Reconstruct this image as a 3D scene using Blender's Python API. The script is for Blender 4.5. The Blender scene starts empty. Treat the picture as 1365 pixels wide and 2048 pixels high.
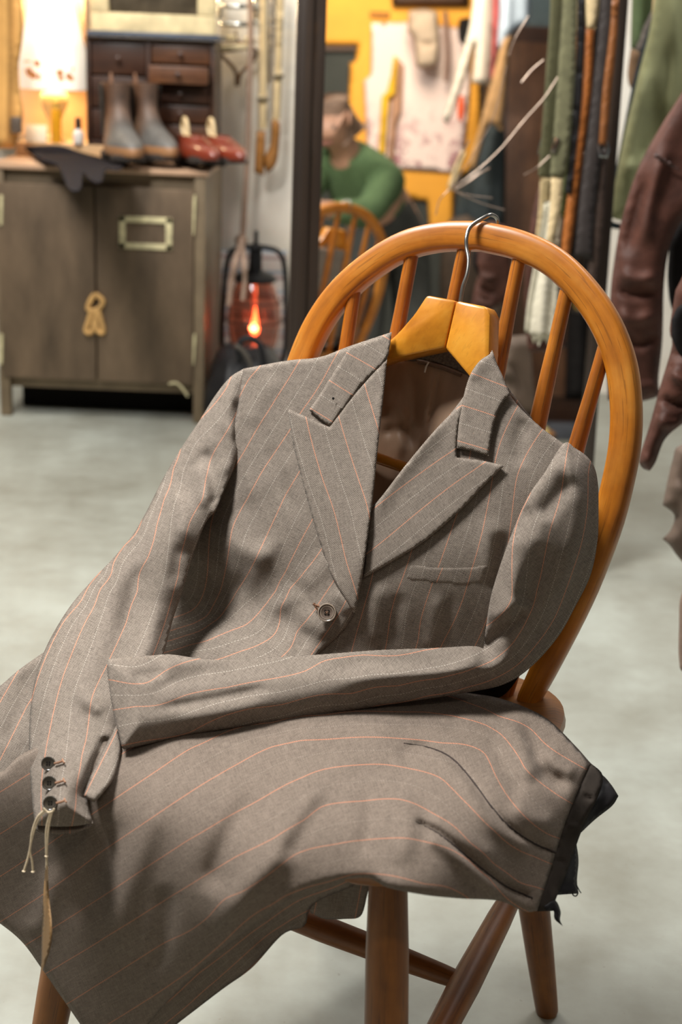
import bpy, bmesh, math, random
import numpy as np
from mathutils import Vector, Matrix
from mathutils.geometry import delaunay_2d_cdt
random.seed(4)
SC = bpy.context.scene
COL = SC.collection

# ------------------------------------------------------------------ camera, world, lights, exposure
F = 2844.0; CAMH = 1.03; PITCH = math.radians(17.95); ROLL = math.radians(2.34)
fw = np.array([0, math.cos(PITCH), -math.sin(PITCH)]); u0 = np.array([0, math.sin(PITCH), math.cos(PITCH)]); r0 = np.array([1., 0, 0])
RT = math.cos(ROLL)*r0 + math.sin(ROLL)*u0; UP = math.cos(ROLL)*u0 - math.sin(ROLL)*r0
CAM = np.array([0, 0, CAMH])
cam = bpy.data.cameras.new('camera'); camo = bpy.data.objects.new('camera', cam); COL.objects.link(camo)
M = Matrix.Identity(4)
for i in range(3):
    M[i][0] = RT[i]; M[i][1] = UP[i]; M[i][2] = -fw[i]; M[i][3] = CAM[i]
camo.matrix_world = M
cam.sensor_fit = 'VERTICAL'; cam.sensor_height = 36.0; cam.sensor_width = 24.0; cam.lens = F/2048*36
cam.clip_start = 0.05
cam.dof.use_dof = True; cam.dof.focus_distance = 1.36; cam.dof.aperture_fstop = 5.6
SC.camera = camo
SC.view_settings.view_transform = 'Standard'; SC.view_settings.look = 'None'
SC.view_settings.gamma = 1.0; SC.view_settings.use_curve_mapping = False
SC.view_settings.exposure = 0.12
W = bpy.data.worlds.new('world'); SC.world = W; W.use_nodes = True
W.node_tree.nodes['Background'].inputs[0].default_value = (0.96, 0.97, 1.0, 1)
W.node_tree.nodes['Background'].inputs[1].default_value = 0.10

def area(name, loc, target, size, power, color=(1, 1, 1), size_y=None):
    l = bpy.data.lights.new(name, 'AREA'); l.energy = power; l.color = color; l.size = size
    if size_y: l.shape = 'RECTANGLE'; l.size_y = size_y
    o = bpy.data.objects.new(name, l); COL.objects.link(o); o.location = loc
    o.rotation_euler = (Vector(target)-Vector(loc)).to_track_quat('-Z', 'Y').to_euler()
    return o
area('ceiling_light', (-1.00, 1.55, 2.50), (0.0, 1.2, 0.5), 0.55, 92, (1.0, 0.98, 0.945), 0.55)
area('ceiling_light', (-1.1, 3.0, 2.7), (-0.4, 4.3, 0.6), 1.2, 66, (1.0, 0.95, 0.87), 1.2)
area('ceiling_light', (1.0, 2.6, 2.7), (0.9, 2.6, 0.0), 1.0, 32, (1.0, 0.98, 0.95), 1.0)
area('ceiling_light', (0.5, -0.6, 2.7), (0.4, -1.9, 1.4), 0.8, 46, (1.0, 0.88, 0.70), 0.8)

# ------------------------------------------------------------------ pixel to space helpers
def ray(x, y):
    x = np.asarray(x, float); y = np.asarray(y, float)
    return fw + RT*((x-682.5)/F)[..., None] - UP*((y-1024)/F)[..., None]
def at_d(x, y, d): return CAM + ray(x, y)*np.asarray(d, float)[..., None]
def at_y(x, y, Y):
    d = ray(x, y); return CAM + d*(Y/d[..., 1])[..., None]
def at_z(x, y, z):
    d = ray(x, y); return CAM + d*((z-CAMH)/d[..., 2])[..., None]
def depth_of(P): return (np.asarray(P)-CAM) @ fw
def d_plane(x, y, P0, n):
    d = ray(x, y); return ((P0-CAM) @ n)/(d @ n)
# chair frame
CYAW = math.radians(29.58); LEAN = math.radians(15.12); CX, CY = -0.0018, 1.2197; SEATZ = 0.43
cc, cs = math.cos(CYAW), math.sin(CYAW)
def cw(l): return np.array([CX+cc*l[0]+cs*l[1], CY-cs*l[0]+cc*l[1], l[2]])
def cdir(l): return cw(l)-cw((0, 0, 0))
HB = 0.1518
def hoop(s, t, h=0.0): return cw((s, HB+math.sin(LEAN)*t-math.cos(LEAN)*h, SEATZ+math.cos(LEAN)*t+math.sin(LEAN)*h))
NB = cdir((0, -math.cos(LEAN), math.sin(LEAN)))
NF = cdir((0, -1, 0))
def ctrl_depth(c):
    x, y, k, v = c
    if k == 'd': return v
    if k == 'b': return float(d_plane(x, y, hoop(0, 0)+NB*v, NB))
    if k == 's': return float(depth_of(at_z(x, y, SEATZ+v)))
    if k == 'f': return float(d_plane(x, y, cw((0, v, SEATZ)), NF))
    if k == 'y': return float(depth_of(at_y(x, y, v)))
def tps(pts, vals, lam=1e-5):
    P = np.array(pts, float)/1000; V = np.array(vals, float); n = len(P)
    def K(A, B):
        r2 = ((A[:, None]-B[None])**2).sum(-1); return np.where(r2 > 0, r2*np.log(r2+1e-18), 0)
    A = np.zeros((n+3, n+3)); A[:n, :n] = K(P, P)+lam*np.eye(n); A[:n, n] = 1; A[:n, n+1:] = P; A[n, :n] = 1; A[n+1:, :n] = P.T
    c = np.linalg.solve(A, np.concatenate([V, np.zeros(3)]))
    def f(x, y):
        Q = np.stack([np.ravel(x), np.ravel(y)], 1)/1000
        return (K(Q, P) @ c[:n]+c[n]+Q @ c[n+1:]).reshape(np.shape(x))
    return f
def depth_field(ctrl): return tps([(c[0], c[1]) for c in ctrl], [ctrl_depth(c) for c in ctrl])
def yplane(Y):
    def f(x, y): return Y/ray(x, y)[..., 1]
    return f
# mirror plane
MT, MY = math.radians(5.4), math.radians(3.2)
MN = np.array([math.sin(MY)*math.cos(MT), -math.cos(MY)*math.cos(MT), math.sin(MT)])
MQ = np.array([0.3, 2.8, 0.0])
def at_m(x, y, off=0.0):
    d = ray(x, y); q = MQ+MN*off
    return CAM + d*(((q-CAM) @ MN)/(d @ MN))[..., None]
def mir(x, y, Y):
    """point of the room that is seen in the looking glass at a pixel, on the plane y = Y"""
    p = at_m(x, y); d = ray(x, y); d = d-2*(d @ MN)[..., None]*MN
    return p + d*((Y-p[..., 1])/d[..., 1])[..., None]

# ------------------------------------------------------------------ object helpers
def tag(o, label, cat, group=None, kind=None):
    if label: o['label'] = label
    if cat: o['category'] = cat
    if group: o['group'] = group
    if kind: o['kind'] = kind
    return o
def empty(name, loc, label, cat, group=None):
    o = bpy.data.objects.new(name, None); COL.objects.link(o); o.location = [float(v) for v in loc]; o.empty_display_size = .02
    return tag(o, label, cat, group)
def link(name, bm, m, parent=None, smooth=True, flat_angle=40):
    me = bpy.data.meshes.new(name); bm.normal_update(); bm.to_mesh(me); bm.free()
    if smooth:
        for p in me.polygons: p.use_smooth = True
        if flat_angle: me.set_sharp_from_angle(angle=math.radians(flat_angle))
    for mm in (m if isinstance(m, (list, tuple)) else [m]): me.materials.append(mm)
    o = bpy.data.objects.new(name, me); COL.objects.link(o)
    if parent:
        o.parent = parent
        if parent.parent: base = parent.parent.matrix_basis @ parent.matrix_basis
        else: base = parent.matrix_basis
        o.matrix_parent_inverse = Matrix.Identity(4)
        me.transform(base.inverted())
    return o
def V3(p): return Vector((float(p[0]), float(p[1]), float(p[2])))
def add_box(bm, c, s, rot=None, bevel=0.0, mi=0):
    r = bmesh.ops.create_cube(bm, size=1.0); vs = r['verts']
    for v in vs: v.co = Vector((v.co.x*s[0], v.co.y*s[1], v.co.z*s[2]))
    if bevel > 0:
        es = list({e for v in vs for e in v.link_edges})
        rb = bmesh.ops.bevel(bm, geom=es, offset=min(bevel, min(s)*.45), segments=2, affect='EDGES', profile=.6)
        vs = list({v for f_ in rb['faces'] for v in f_.verts} | {v for v in vs if v.is_valid})
    for v in vs:
        if rot is not None: v.co = rot @ v.co
        v.co = v.co + V3(c)
    for f_ in {f_ for v in vs for f_ in v.link_faces}: f_.material_index = mi
    return vs
def uvl(bm): return bm.loops.layers.uv.verify()
def add_sweep(bm, pts, rad, n=12, fixed=None, prof=None, cap=True, mi=0, closed=False):
    """tube along pts; rad float or list; prof: list of (a,b) factors; fixed: constant binormal"""
    P = [V3(p) for p in pts]; m = len(P)
    R = [rad]*m if not hasattr(rad, '__len__') else list(rad)
    if prof is None: prof = [(math.cos(2*math.pi*k/n), math.sin(2*math.pi*k/n)) for k in range(n)]
    n = len(prof); uv = uvl(bm); rings = []; L = 0; Ls = []
    nrm = None
    for i in range(m):
        t = ((P[(i+1) % m]-P[i-1]) if closed else (P[min(i+1, m-1)]-P[max(i-1, 0)])).normalized()
        if fixed is not None: b = V3(fixed); nrm = b.cross(t).normalized(); b = t.cross(nrm).normalized()
        else:
            if nrm is None: nrm = t.orthogonal().normalized()
            else: nrm = (nrm-t*nrm.dot(t)).normalized()
            b = t.cross(nrm)
        if i: L += (P[i]-P[i-1]).length
        Ls.append(L)
        r = R[i]; ra, rb = (r if hasattr(r, '__len__') else (r, r))
        rings.append([bm.verts.new(P[i]+nrm*a*ra+b*bb*rb) for a, bb in prof])
    per = [0]
    for k in range(n): per.append(per[-1]+ (Vector(prof[(k+1) % n])-Vector(prof[k])).length*(R[0][0] if hasattr(R[0], '__len__') else R[0]))
    for i in range(m if closed else m-1):
        j = (i+1) % m
        for k in range(n):
            k2 = (k+1) % n
            f_ = bm.faces.new((rings[i][k], rings[i][k2], rings[j][k2], rings[j][k])); f_.material_index = mi
            for lp, q in zip(f_.loops, ((Ls[i], per[k]), (Ls[i], per[k+1]), (Ls[j], per[k+1]), (Ls[j], per[k]))): lp[uv].uv = q
    if cap and not closed:
        f_ = bm.faces.new(rings[0][::-1]); f_.material_index = mi; f_ = bm.faces.new(rings[-1]); f_.material_index = mi
def rprof(n=20, e=4.0):
    out = []
    for k in range(n):
        a = 2*math.pi*k/n; c, s = math.cos(a), math.sin(a)
        out.append((math.copysign(abs(c)**(2/e), c), math.copysign(abs(s)**(2/e), s)))
    return out
def add_lathe(bm, prof, axis_o=(0, 0, 0), X=(1, 0, 0), Y=(0, 1, 0), Z=(0, 0, 1), n=28, mi=0, sx=1, sy=1):
    o, X, Y, Z = V3(axis_o), V3(X), V3(Y), V3(Z); rings = []
    for r, z in prof:
        if r < 1e-6: rings.append([bm.verts.new(o+Z*z)])
        else: rings.append([bm.verts.new(o+Z*z+(X*math.cos(2*math.pi*k/n)*sx+Y*math.sin(2*math.pi*k/n)*sy)*r) for k in range(n)])
    for A, B in zip(rings, rings[1:]):
        for k in range(n):
            k2 = (k+1) % n
            if len(A) == 1 and len(B) == 1: continue
            if len(A) == 1: vs = (A[0], B[k2], B[k])
            elif len(B) == 1: vs = (A[k], A[k2], B[0])
            else: vs = (A[k], A[k2], B[k2], B[k])
            bm.faces.new(vs).material_index = mi
def spline(pts, sub=8, closed=False):
    P = [np.array(p, float) for p in pts]; n = len(P); out = []
    rng = n if closed else n-1
    for i in range(rng):
        p1, p2 = P[i], P[(i+1) % n]
        p0 = P[i-1] if (closed or i > 0) else 2*p1-p2
        p3 = P[(i+2) % n] if (closed or i+2 < n) else 2*p2-p1
        for k in range(sub):
            t = k/sub
            out.append(.5*((2*p1)+(p2-p0)*t+(2*p0-5*p1+4*p2-p3)*t*t+(3*p1-p0-3*p2+p3)*t**3))
    if not closed: out.append(P[-1])
    return out

# ------------------------------------------------------------------ cloth sheets and padded outlines
def outline_loop(pts, g):
    """points (x, y) are smooth, (x, y, 1) are corners; resampled at about g"""
    n = len(pts); C = [len(p) > 2 for p in pts]; P = [np.array(p[:2], float) for p in pts]; out = []
    for i in range(n):
        p1, p2 = P[i], P[(i+1) % n]
        p0 = p1*2-p2 if C[i] else P[i-1]
        p3 = p2*2-p1 if C[(i+1) % n] else P[(i+2) % n]
        k = max(1, int(round(np.linalg.norm(p2-p1)/g)))
        for j in range(k):
            t = j/k
            out.append(.5*((2*p1)+(p2-p0)*t+(2*p0-5*p1+4*p2-p3)*t*t+(3*p1-p0-3*p2+p3)*t**3))
    return np.array(out)
def inside(Q, poly):
    x, y = Q[:, 0], Q[:, 1]; r = np.zeros(len(Q), bool); j = len(poly)-1
    for i in range(len(poly)):
        xi, yi = poly[i]; xj, yj = poly[j]
        c = ((yi > y) != (yj > y)) & (x < (xj-xi)*(y-yi)/(yj-yi+1e-12)+xi)
        r ^= c; j = i
    return r
def seg_dist(Q, L, closed=True):
    L = np.asarray(L, float); A = L; B = np.roll(L, -1, 0)
    if not closed: A, B = L[:-1], L[1:]
    best = np.full(len(Q), 1e9); arg = np.zeros(len(Q))
    for k, (a, b) in enumerate(zip(A, B)):
        ab = b-a; t = np.clip(((Q-a) @ ab)/(ab @ ab+1e-12), 0, 1); d = np.linalg.norm(Q-a-t[:, None]*ab, axis=1)
        m = d < best; best[m] = d[m]; arg[m] = k+t[m]
    return best, arg/max(1, len(A))
def fold_height(Q, folds):
    h = np.zeros(len(Q))
    for f_ in folds:
        amp, wid, pts = f_[:3]
        L = np.array(spline(pts, 6)); d, s = seg_dist(Q, L, False)
        tp = f_[3] if len(f_) > 3 else .25
        taper = np.clip(np.minimum(s, 1-s)/tp, 0, 1) if tp > 0 else 1
        taper = taper*taper*(3-2*taper) if tp > 0 else 1
        h += amp*np.exp(-(d/wid)**2)*taper
    return h
def sheet(name, parent, pts, D, m, g=7, front=.003, back=.003, R=6, stripes=None, grain=None, pitch=70, folds=(), off=0.0, mapper=at_d, wob=None, flat_uv=None, soft=False):
    L = outline_loop(pts, g); lo, hi = L.min(0), L.max(0)
    xs = np.arange(lo[0]+g/2, hi[0], g); ys = np.arange(lo[1]+g/2, hi[1], g*.87)
    G = np.array([(x+(g/2 if r % 2 else 0), y) for r, y in enumerate(ys) for x in xs])
    G = G[inside(G, L)]
    if len(G): G = G[seg_dist(G, L)[0] > g*.62]
    allp = np.concatenate([L, G]) if len(G) else L; nL = len(L)
    vs, _, fs, ov, _, _ = delaunay_2d_cdt([Vector(p) for p in allp], [(i, (i+1) % nL) for i in range(nL)], [], 0, 1e-5)
    Q = np.array([(v.x, v.y) for v in vs]); T = np.array([f_ for f_ in fs if len(f_) == 3])
    cen = Q[T].mean(1); T = T[inside(cen, L)]
    a, b, c = Q[T[:, 0]], Q[T[:, 1]], Q[T[:, 2]]
    ar = (b[:, 0]-a[:, 0])*(c[:, 1]-a[:, 1])-(b[:, 1]-a[:, 1])*(c[:, 0]-a[:, 0])
    T = T[np.abs(ar) > 1e-6]; ar = ar[np.abs(ar) > 1e-6]; T[ar > 0] = T[ar > 0][:, ::-1]
    dist = seg_dist(Q, L)[0]; rim = dist < 1e-3
    x = np.clip(dist/R, 0, 1); prof = np.sin(x*np.pi/2) if soft else np.sqrt(np.clip(1-(1-x)**2, 0, 1))
    base = D(Q[:, 0], Q[:, 1])-off
    fh = fold_height(Q, folds)
    if wob is not None: fh = fh+wob(Q)
    df = base-front*prof-fh; db = base+back*prof-fh*.8
    Pf = mapper(Q[:, 0], Q[:, 1], df); Pb = mapper(Q[:, 0], Q[:, 1], db)
    if stripes:
        sp, sv = [], []
        for idx, line in stripes:
            LL = spline(line, 3)
            for p in LL[::2]: sp.append(p); sv.append(idx)
        sp = np.array(sp); U = tps(sp, sv, 2e-4)(Q[:, 0], Q[:, 1])
    elif flat_uv is not None: U = (Q @ np.array(flat_uv))/pitch
    else: U = Q[:, 0]/pitch
    gr = np.array(grain if grain is not None else (0, 1), float); gr /= np.linalg.norm(gr)
    Vv = (Q @ gr)/pitch
    WV = np.stack([Q @ np.array((gr[1], -gr[0])), Q @ gr], 1)/70.0
    if stripes:
        fu_ = tps(sp, sv, 2e-4); GW = np.hypot(fu_(Q[:, 0]+2, Q[:, 1])-fu_(Q[:, 0]-2, Q[:, 1]), fu_(Q[:, 0], Q[:, 1]+2)-fu_(Q[:, 0], Q[:, 1]-2))/4*70
    else: GW = np.ones(len(Q))
    used = np.unique(T); bm = bmesh.new(); uv = bm.loops.layers.uv.new('UVMap'); uw = bm.loops.layers.uv.new('weave'); ug = bm.loops.layers.uv.new('rate')
    fv = {}; bv = {}
    for i in used: fv[i] = bm.verts.new(Pf[i])
    for i in used: bv[i] = fv[i] if rim[i] else bm.verts.new(Pb[i])
    for t in T:
        fa = bm.faces.new([fv[i] for i in t])
        for lp, i in zip(fa.loops, t): lp[uv].uv = (U[i], Vv[i]); lp[uw].uv = WV[i]; lp[ug].uv = (GW[i], 0)
        tr = t[::-1]
        if all(rim[i] for i in t): continue
        fa = bm.faces.new([bv[i] for i in tr])
        for lp, i in zip(fa.loops, tr): lp[uv].uv = (U[i], Vv[i]); lp[uw].uv = WV[i]; lp[ug].uv = (GW[i], 0)
    return link(name, bm, m, parent, True, 0)

# ------------------------------------------------------------------ materials
def nt(name):
    m = bpy.data.materials.new(name); m.use_nodes = True; t = m.node_tree; b = t.nodes['Principled BSDF']; return m, t, b
def math_node(t, op, a, b=None, clamp=False):
    n = t.nodes.new('ShaderNodeMath'); n.operation = op; n.use_clamp = clamp
    for i, v in enumerate((a, b)):
        if v is None: continue
        if isinstance(v, (int, float)): n.inputs[i].default_value = v
        else: t.links.new(v, n.inputs[i])
    return n.outputs[0]
def mixc(t, fac, a, b):
    n = t.nodes.new('ShaderNodeMix'); n.data_type = 'RGBA'
    for s, v in ((n.inputs[0], fac), (n.inputs[6], a), (n.inputs[7], b)):
        if isinstance(v, tuple): s.default_value = v if len(v) == 4 else (*v, 1)
        elif isinstance(v, (int, float)): s.default_value = v
        else: t.links.new(v, s)
    return n.outputs[2]
def noise(t, scale, vec=None, detail=3, rough=.55, map_scale=None):
    n = t.nodes.new('ShaderNodeTexNoise'); n.inputs['Scale'].default_value = scale; n.inputs['Detail'].default_value = detail; n.inputs['Roughness'].default_value = rough
    if vec is not None:
        if map_scale:
            mp = t.nodes.new('ShaderNodeMapping'); mp.inputs['Scale'].default_value = map_scale; t.links.new(vec, mp.inputs[0]); vec = mp.outputs[0]
        t.links.new(vec, n.inputs['Vector'])
    return n.outputs['Fac']
def ramp(t, fac, stops):
    r = t.nodes.new('ShaderNodeValToRGB'); e = r.color_ramp.elements
    while len(e) < len(stops): e.new(.5)
    for el, (p, c) in zip(e, stops): el.position = p; el.color = (*c, 1)
    t.links.new(fac, r.inputs[0]); return r.outputs[0]
def tex(t, out): return t.nodes.new('ShaderNodeTexCoord').outputs[out]
def bump(t, b, h, strength=.3, dist=.002):
    n = t.nodes.new('ShaderNodeBump'); n.inputs['Strength'].default_value = strength; n.inputs['Distance'].default_value = dist
    t.links.new(h, n.inputs['Height']); t.links.new(n.outputs[0], b.inputs['Normal'])
def S(r, g, b):
    f = lambda c: (c/255/12.92 if c/255 <= .04045 else ((c/255+.055)/1.055)**2.4)
    return (f(r), f(g), f(b))
def mat(name, col, rough=.7, metal=0.0, var=.25, scale=12, bumps=0.0, stretch=None, sheen=0.0, coat=0.0, spec=.5):
    m, t, b = nt(name)
    f = noise(t, scale, tex(t, 'Object'), 4, .6, stretch)
    lo = tuple(c*(1-var) for c in col); hi = tuple(min(1, c*(1+var)) for c in col)
    t.links.new(ramp(t, f, [(.3, lo), (.7, hi)]), b.inputs['Base Color'])
    b.inputs['Roughness'].default_value = rough; b.inputs['Metallic'].default_value = metal
    b.inputs['Sheen Weight'].default_value = sheen; b.inputs['Coat Weight'].default_value = coat
    b.inputs['Specular IOR Level'].default_value = spec
    if bumps: bump(t, b, f, bumps, .004)
    return m
def wood(name, dark, mid, light, rough=.35, coat=.25, uvmap=True, sc=(10, 130, 1), fleck=.35):
    m, t, b = nt(name); vec = tex(t, 'UV' if uvmap else 'Object')
    f = noise(t, 1.0, vec, 5, .6, sc); big = noise(t, 1.0, vec, 3, .6, tuple(s*.16 for s in sc)); big2 = noise(t, 9.0, tex(t, 'Object'), 3, .6)
    c1 = ramp(t, f, [(.3, dark), (.5, mid), (.72, light)])
    c2 = ramp(t, big2, [(.28, tuple((a+b_)/2 for a, b_ in zip(dark, mid))), (.5, mid), (.7, light)])
    c = mixc(t, .55, c1, c2)
    stain = ramp(t, noise(t, 6.5, tex(t, 'Object'), 5, .7), [(.36, (.62, .55, .50)), (.56, (1, 1, 1))])
    ml = t.nodes.new('ShaderNodeMix'); ml.data_type = 'RGBA'; ml.blend_type = 'MULTIPLY'; ml.inputs[0].default_value = .75; t.links.new(c, ml.inputs[6]); t.links.new(stain, ml.inputs[7]); c = ml.outputs[2]
    fl = math_node(t, 'MULTIPLY', math_node(t, 'GREATER_THAN', noise(t, 1.0, vec, 2, .5, (sc[0]*1.6, sc[1]*5, max(1, sc[2]*1.6) if not uvmap else 1)), .63), fleck)
    c = mixc(t, fl, c, tuple(x*.35 for x in dark))
    t.links.new(c, b.inputs['Base Color'])
    t.links.new(math_node(t, 'ADD', math_node(t, 'MULTIPLY', big, .3), rough-.12), b.inputs['Roughness'])
    b.inputs['Coat Weight'].default_value = coat; b.inputs['Coat Roughness'].default_value = .3
    bump(t, b, f, .06, .001)
    return m
def fabric(name, light, dark, orange, white, twist=1.0):
    m, t, b = nt(name)
    def uvn(n):
        q = t.nodes.new('ShaderNodeUVMap'); q.uv_map = n; p = t.nodes.new('ShaderNodeSeparateXYZ'); t.links.new(q.outputs[0], p.inputs[0]); return q.outputs[0], p.outputs[0], p.outputs[1]
    _, u, v_ = uvn('UVMap'); wvec, wx, wy = uvn('weave'); _, rate, _ = uvn('rate')
    fu = math_node(t, 'FRACT', u)
    d0 = math_node(t, 'ABSOLUTE', math_node(t, 'SUBTRACT', math_node(t, 'FRACT', math_node(t, 'ADD', u, .5)), .5))
    d1 = math_node(t, 'ABSOLUTE', math_node(t, 'SUBTRACT', fu, .5))
    sgn = math_node(t, 'SUBTRACT', math_node(t, 'MULTIPLY', math_node(t, 'GREATER_THAN', fu, .5), 2.0), 1.0)
    n0 = noise(t, 1.0, wvec, 2, .5, (40, 5, 1))
    ph = math_node(t, 'ADD', math_node(t, 'MULTIPLY', wy, 20.0), math_node(t, 'MULTIPLY', math_node(t, 'MULTIPLY', sgn, wx), 15.0))
    ph = math_node(t, 'ADD', ph, math_node(t, 'MULTIPLY', n0, .8))
    tw = math_node(t, 'ADD', math_node(t, 'MULTIPLY', math_node(t, 'SINE', math_node(t, 'MULTIPLY', ph, 2*math.pi)), .5), .5)
    slub = noise(t, 1.0, wvec, 3, .6, (34, 4, 1)); slub2 = noise(t, 1.0, wvec, 3, .6, (4, 34, 1)); blot = noise(t, 1.0, wvec, 2, .5, (1.3, 1.3, 1))
    k = math_node(t, 'ADD', math_node(t, 'MULTIPLY', tw, .54*twist), math_node(t, 'MULTIPLY', math_node(t, 'ADD', slub, slub2), .62))
    k = math_node(t, 'ADD', k, math_node(t, 'MULTIPLY', blot, .16))
    k = math_node(t, 'SUBTRACT', k, (.44 if twist > .8 else .26), True)
    c = mixc(t, k, dark, light)
    dots = math_node(t, 'GREATER_THAN', math_node(t, 'FRACT', math_node(t, 'MULTIPLY', wy, 15.0)), .45)
    wl = math_node(t, 'MULTIPLY', math_node(t, 'LESS_THAN', d1, math_node(t, 'MULTIPLY', rate, .009)), math_node(t, 'MULTIPLY', dots, .48 if twist > .8 else .25))
    c = mixc(t, wl, c, white)
    dash = math_node(t, 'ADD', math_node(t, 'MULTIPLY', math_node(t, 'GREATER_THAN', math_node(t, 'FRACT', math_node(t, 'MULTIPLY', wy, 15.0)), .35), .3), .5)
    ol = math_node(t, 'MULTIPLY', math_node(t, 'LESS_THAN', d0, math_node(t, 'MULTIPLY', rate, .0105)), dash)
    c = mixc(t, ol, c, orange)
    t.links.new(c, b.inputs['Base Color'])
    b.inputs['Roughness'].default_value = .85; b.inputs['Sheen Weight'].default_value = .03; b.inputs['Sheen Roughness'].default_value = .5
    b.inputs['Specular IOR Level'].default_value = .10
    bump(t, b, tw, .25, .0006)
    return m
def emit(name, col, power):
    m, t, b = nt(name); b.inputs['Base Color'].default_value = (*col, 1); b.inputs['Emission Color'].default_value = (*col, 1); b.inputs['Emission Strength'].default_value = power; return m
def glass(name, col, rough=.05, trans=1.0):
    m, t, b = nt(name); b.inputs['Base Color'].default_value = (*col, 1); b.inputs['Transmission Weight'].default_value = trans; b.inputs['Roughness'].default_value = rough; return m

FAB = fabric('brown_pinstripe_twill', S(162, 150, 138), S(41, 34, 29), S(210, 142, 111), S(200, 192, 180))
FABS = fabric('brown_pinstripe_plain', S(144, 130, 118), S(39, 32, 27), S(198, 130, 100), S(168, 158, 146), .55)
HOOPW = wood('honey_beech', S(128, 72, 18), S(192, 116, 26), S(208, 146, 62), .36, .25)
SPINW = wood('amber_oak', S(98, 52, 14), S(172, 98, 20), S(196, 124, 36), .36, .3, True, (8, 160, 1), .6)
LEGW = wood('brown_elm', S(82, 44, 10), S(136, 80, 18), S(160, 102, 32), .46, .08)
SEATW = wood('seat_elm', S(100, 58, 22), S(146, 92, 38), S(172, 118, 60), .4, .2, False, (6, 60, 60))
HANGW = wood('orange_beech', S(188, 112, 20), S(222, 144, 32), S(234, 166, 58), .3, .4, False, (20, 130, 60), .1)
LINING = mat('brown_lining', S(170, 138, 112), .5, 0, .2, 25, .15, (1, 1, .3), .1)
DARKLIN = mat('black_lining', S(27, 25, 26), .5, 0, .3, 30, .1, None, 0, 0, .22)
WAIST = mat('black_waistband', S(52, 46, 41), .85, 0, .25, 60, .1, None, 0, 0, .12)
STEEL = mat('steel_wire', S(170, 168, 162), .28, 1.0, .1, 30)
HORN = mat('brown_horn', S(112, 98, 88), .3, 0, .3, 60, 0, None, 0, .3)
HORNR = mat('pale_horn_edge', S(186, 172, 154), .35, 0, .2, 60)
HORND = mat('dark_horn', S(84, 78, 70), .3, 0, .25, 60, 0, None, 0, .4)
HOLE = mat('buttonhole_dark', S(16, 13, 11), .9)
THREAD = mat('brown_thread', S(150, 112, 88), .9, 0, .2, 200)
STRING = mat('natural_string', S(214, 196, 166), .9, 0, .15, 300)
KRAFT = mat('kraft_tag', S(128, 96, 54), .7, 0, .12, 20)
NECK = mat('collar_felt', S(112, 102, 92), .95, 0, .4, 400)
WHITETH = mat('white_thread', S(225, 220, 212), .9, 0, .05, 50)

# floor
m, t, b = nt('grey_concrete'); oc = tex(t, 'Object')
n1 = noise(t, 2.2, oc, 5, .62); n2 = noise(t, 9, oc, 5, .65); n3 = noise(t, 70, oc, 3, .6)
c = ramp(t, math_node(t, 'ADD', math_node(t, 'MULTIPLY', n1, .6), math_node(t, 'MULTIPLY', n2, .4)), [(.32, S(122, 120, 108)), (.5, S(145, 146, 136)), (.68, S(165, 169, 160))])
sp = math_node(t, 'GREATER_THAN', noise(t, 120, oc, 2, .5), .735)
c = mixc(t, math_node(t, 'MULTIPLY', sp, .45), c, S(110, 104, 92))
t.links.new(c, b.inputs['Base Color']); t.links.new(math_node(t, 'ADD', math_node(t, 'MULTIPLY', n2, .3), .35), b.inputs['Roughness'])
bump(t, b, n3, .08, .001); CONC = m
# painted wall
m, t, b = nt('chalky_white_wall'); oc = tex(t, 'Object'); n1 = noise(t, 3, oc, 6, .65)
t.links.new(ramp(t, n1, [(.3, S(218, 208, 192)), (.6, S(238, 232, 220))]), b.inputs['Base Color']); b.inputs['Roughness'].default_value = .9
bump(t, b, noise(t, 30, oc, 4, .6), .3, .004); WALLM = m
DKWALL = mat('charcoal_wall', S(58, 60, 56), .9, 0, .2, 4)

# ------------------------------------------------------------------ setting
bm = bmesh.new(); add_box(bm, (0.3, 1.2, -.05), (6.6, 7.2, .1)); tag(link('floor', bm, CONC, None, False), None, None, None, 'structure')
bm = bmesh.new(); add_box(bm, (0.3, 4.65, 1.4), (6.6, .2, 2.8)); tag(link('wall_back', bm, WALLM, None, False), None, None, None, 'structure')
bm = bmesh.new(); add_box(bm, (0.3, -2.1, 1.4), (6.6, .2, 2.8)); tag(link('wall_front', bm, DKWALL, None, False), None, None, None, 'structure')
# ------------------------------------------------------------------ the Windsor chair
chair = empty('windsor_chair', cw((0, 0, 0)), 'honey-coloured wooden stick-back chair with a jacket and skirt draped over it', 'chair')
half = [(.139, 0), (.150, .037), (.169, .106), (.183, .177), (.187, .227), (.1865, .265), (.180, .302), (.168, .337), (.148, .370), (.119, .400), (.083, .425), (.043, .438), (0, .443)]
hp = spline(half, 5); hp = [(p[0], p[1]) for p in hp]; hp = hp+[(-a, b) for a, b in hp[-2::-1]]
def hoop_low(s): return hoop(s*1.0, -.03)
bm = bmesh.new()
pts = [hoop(.136, -.028)]+[hoop(s, t) for s, t in hp]+[hoop(-.136, -.028)]
nn = len(pts); rads = []
for i in range(nn):
    k = min(i, nn-1-i)/12.0; k = min(1, .74+.26*k); rads.append((.0150*k, .0115*k))
add_sweep(bm, pts, rads, fixed=NB, prof=rprof(24, 3.4)); link('bow', bm, HOOPW, chair)
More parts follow.
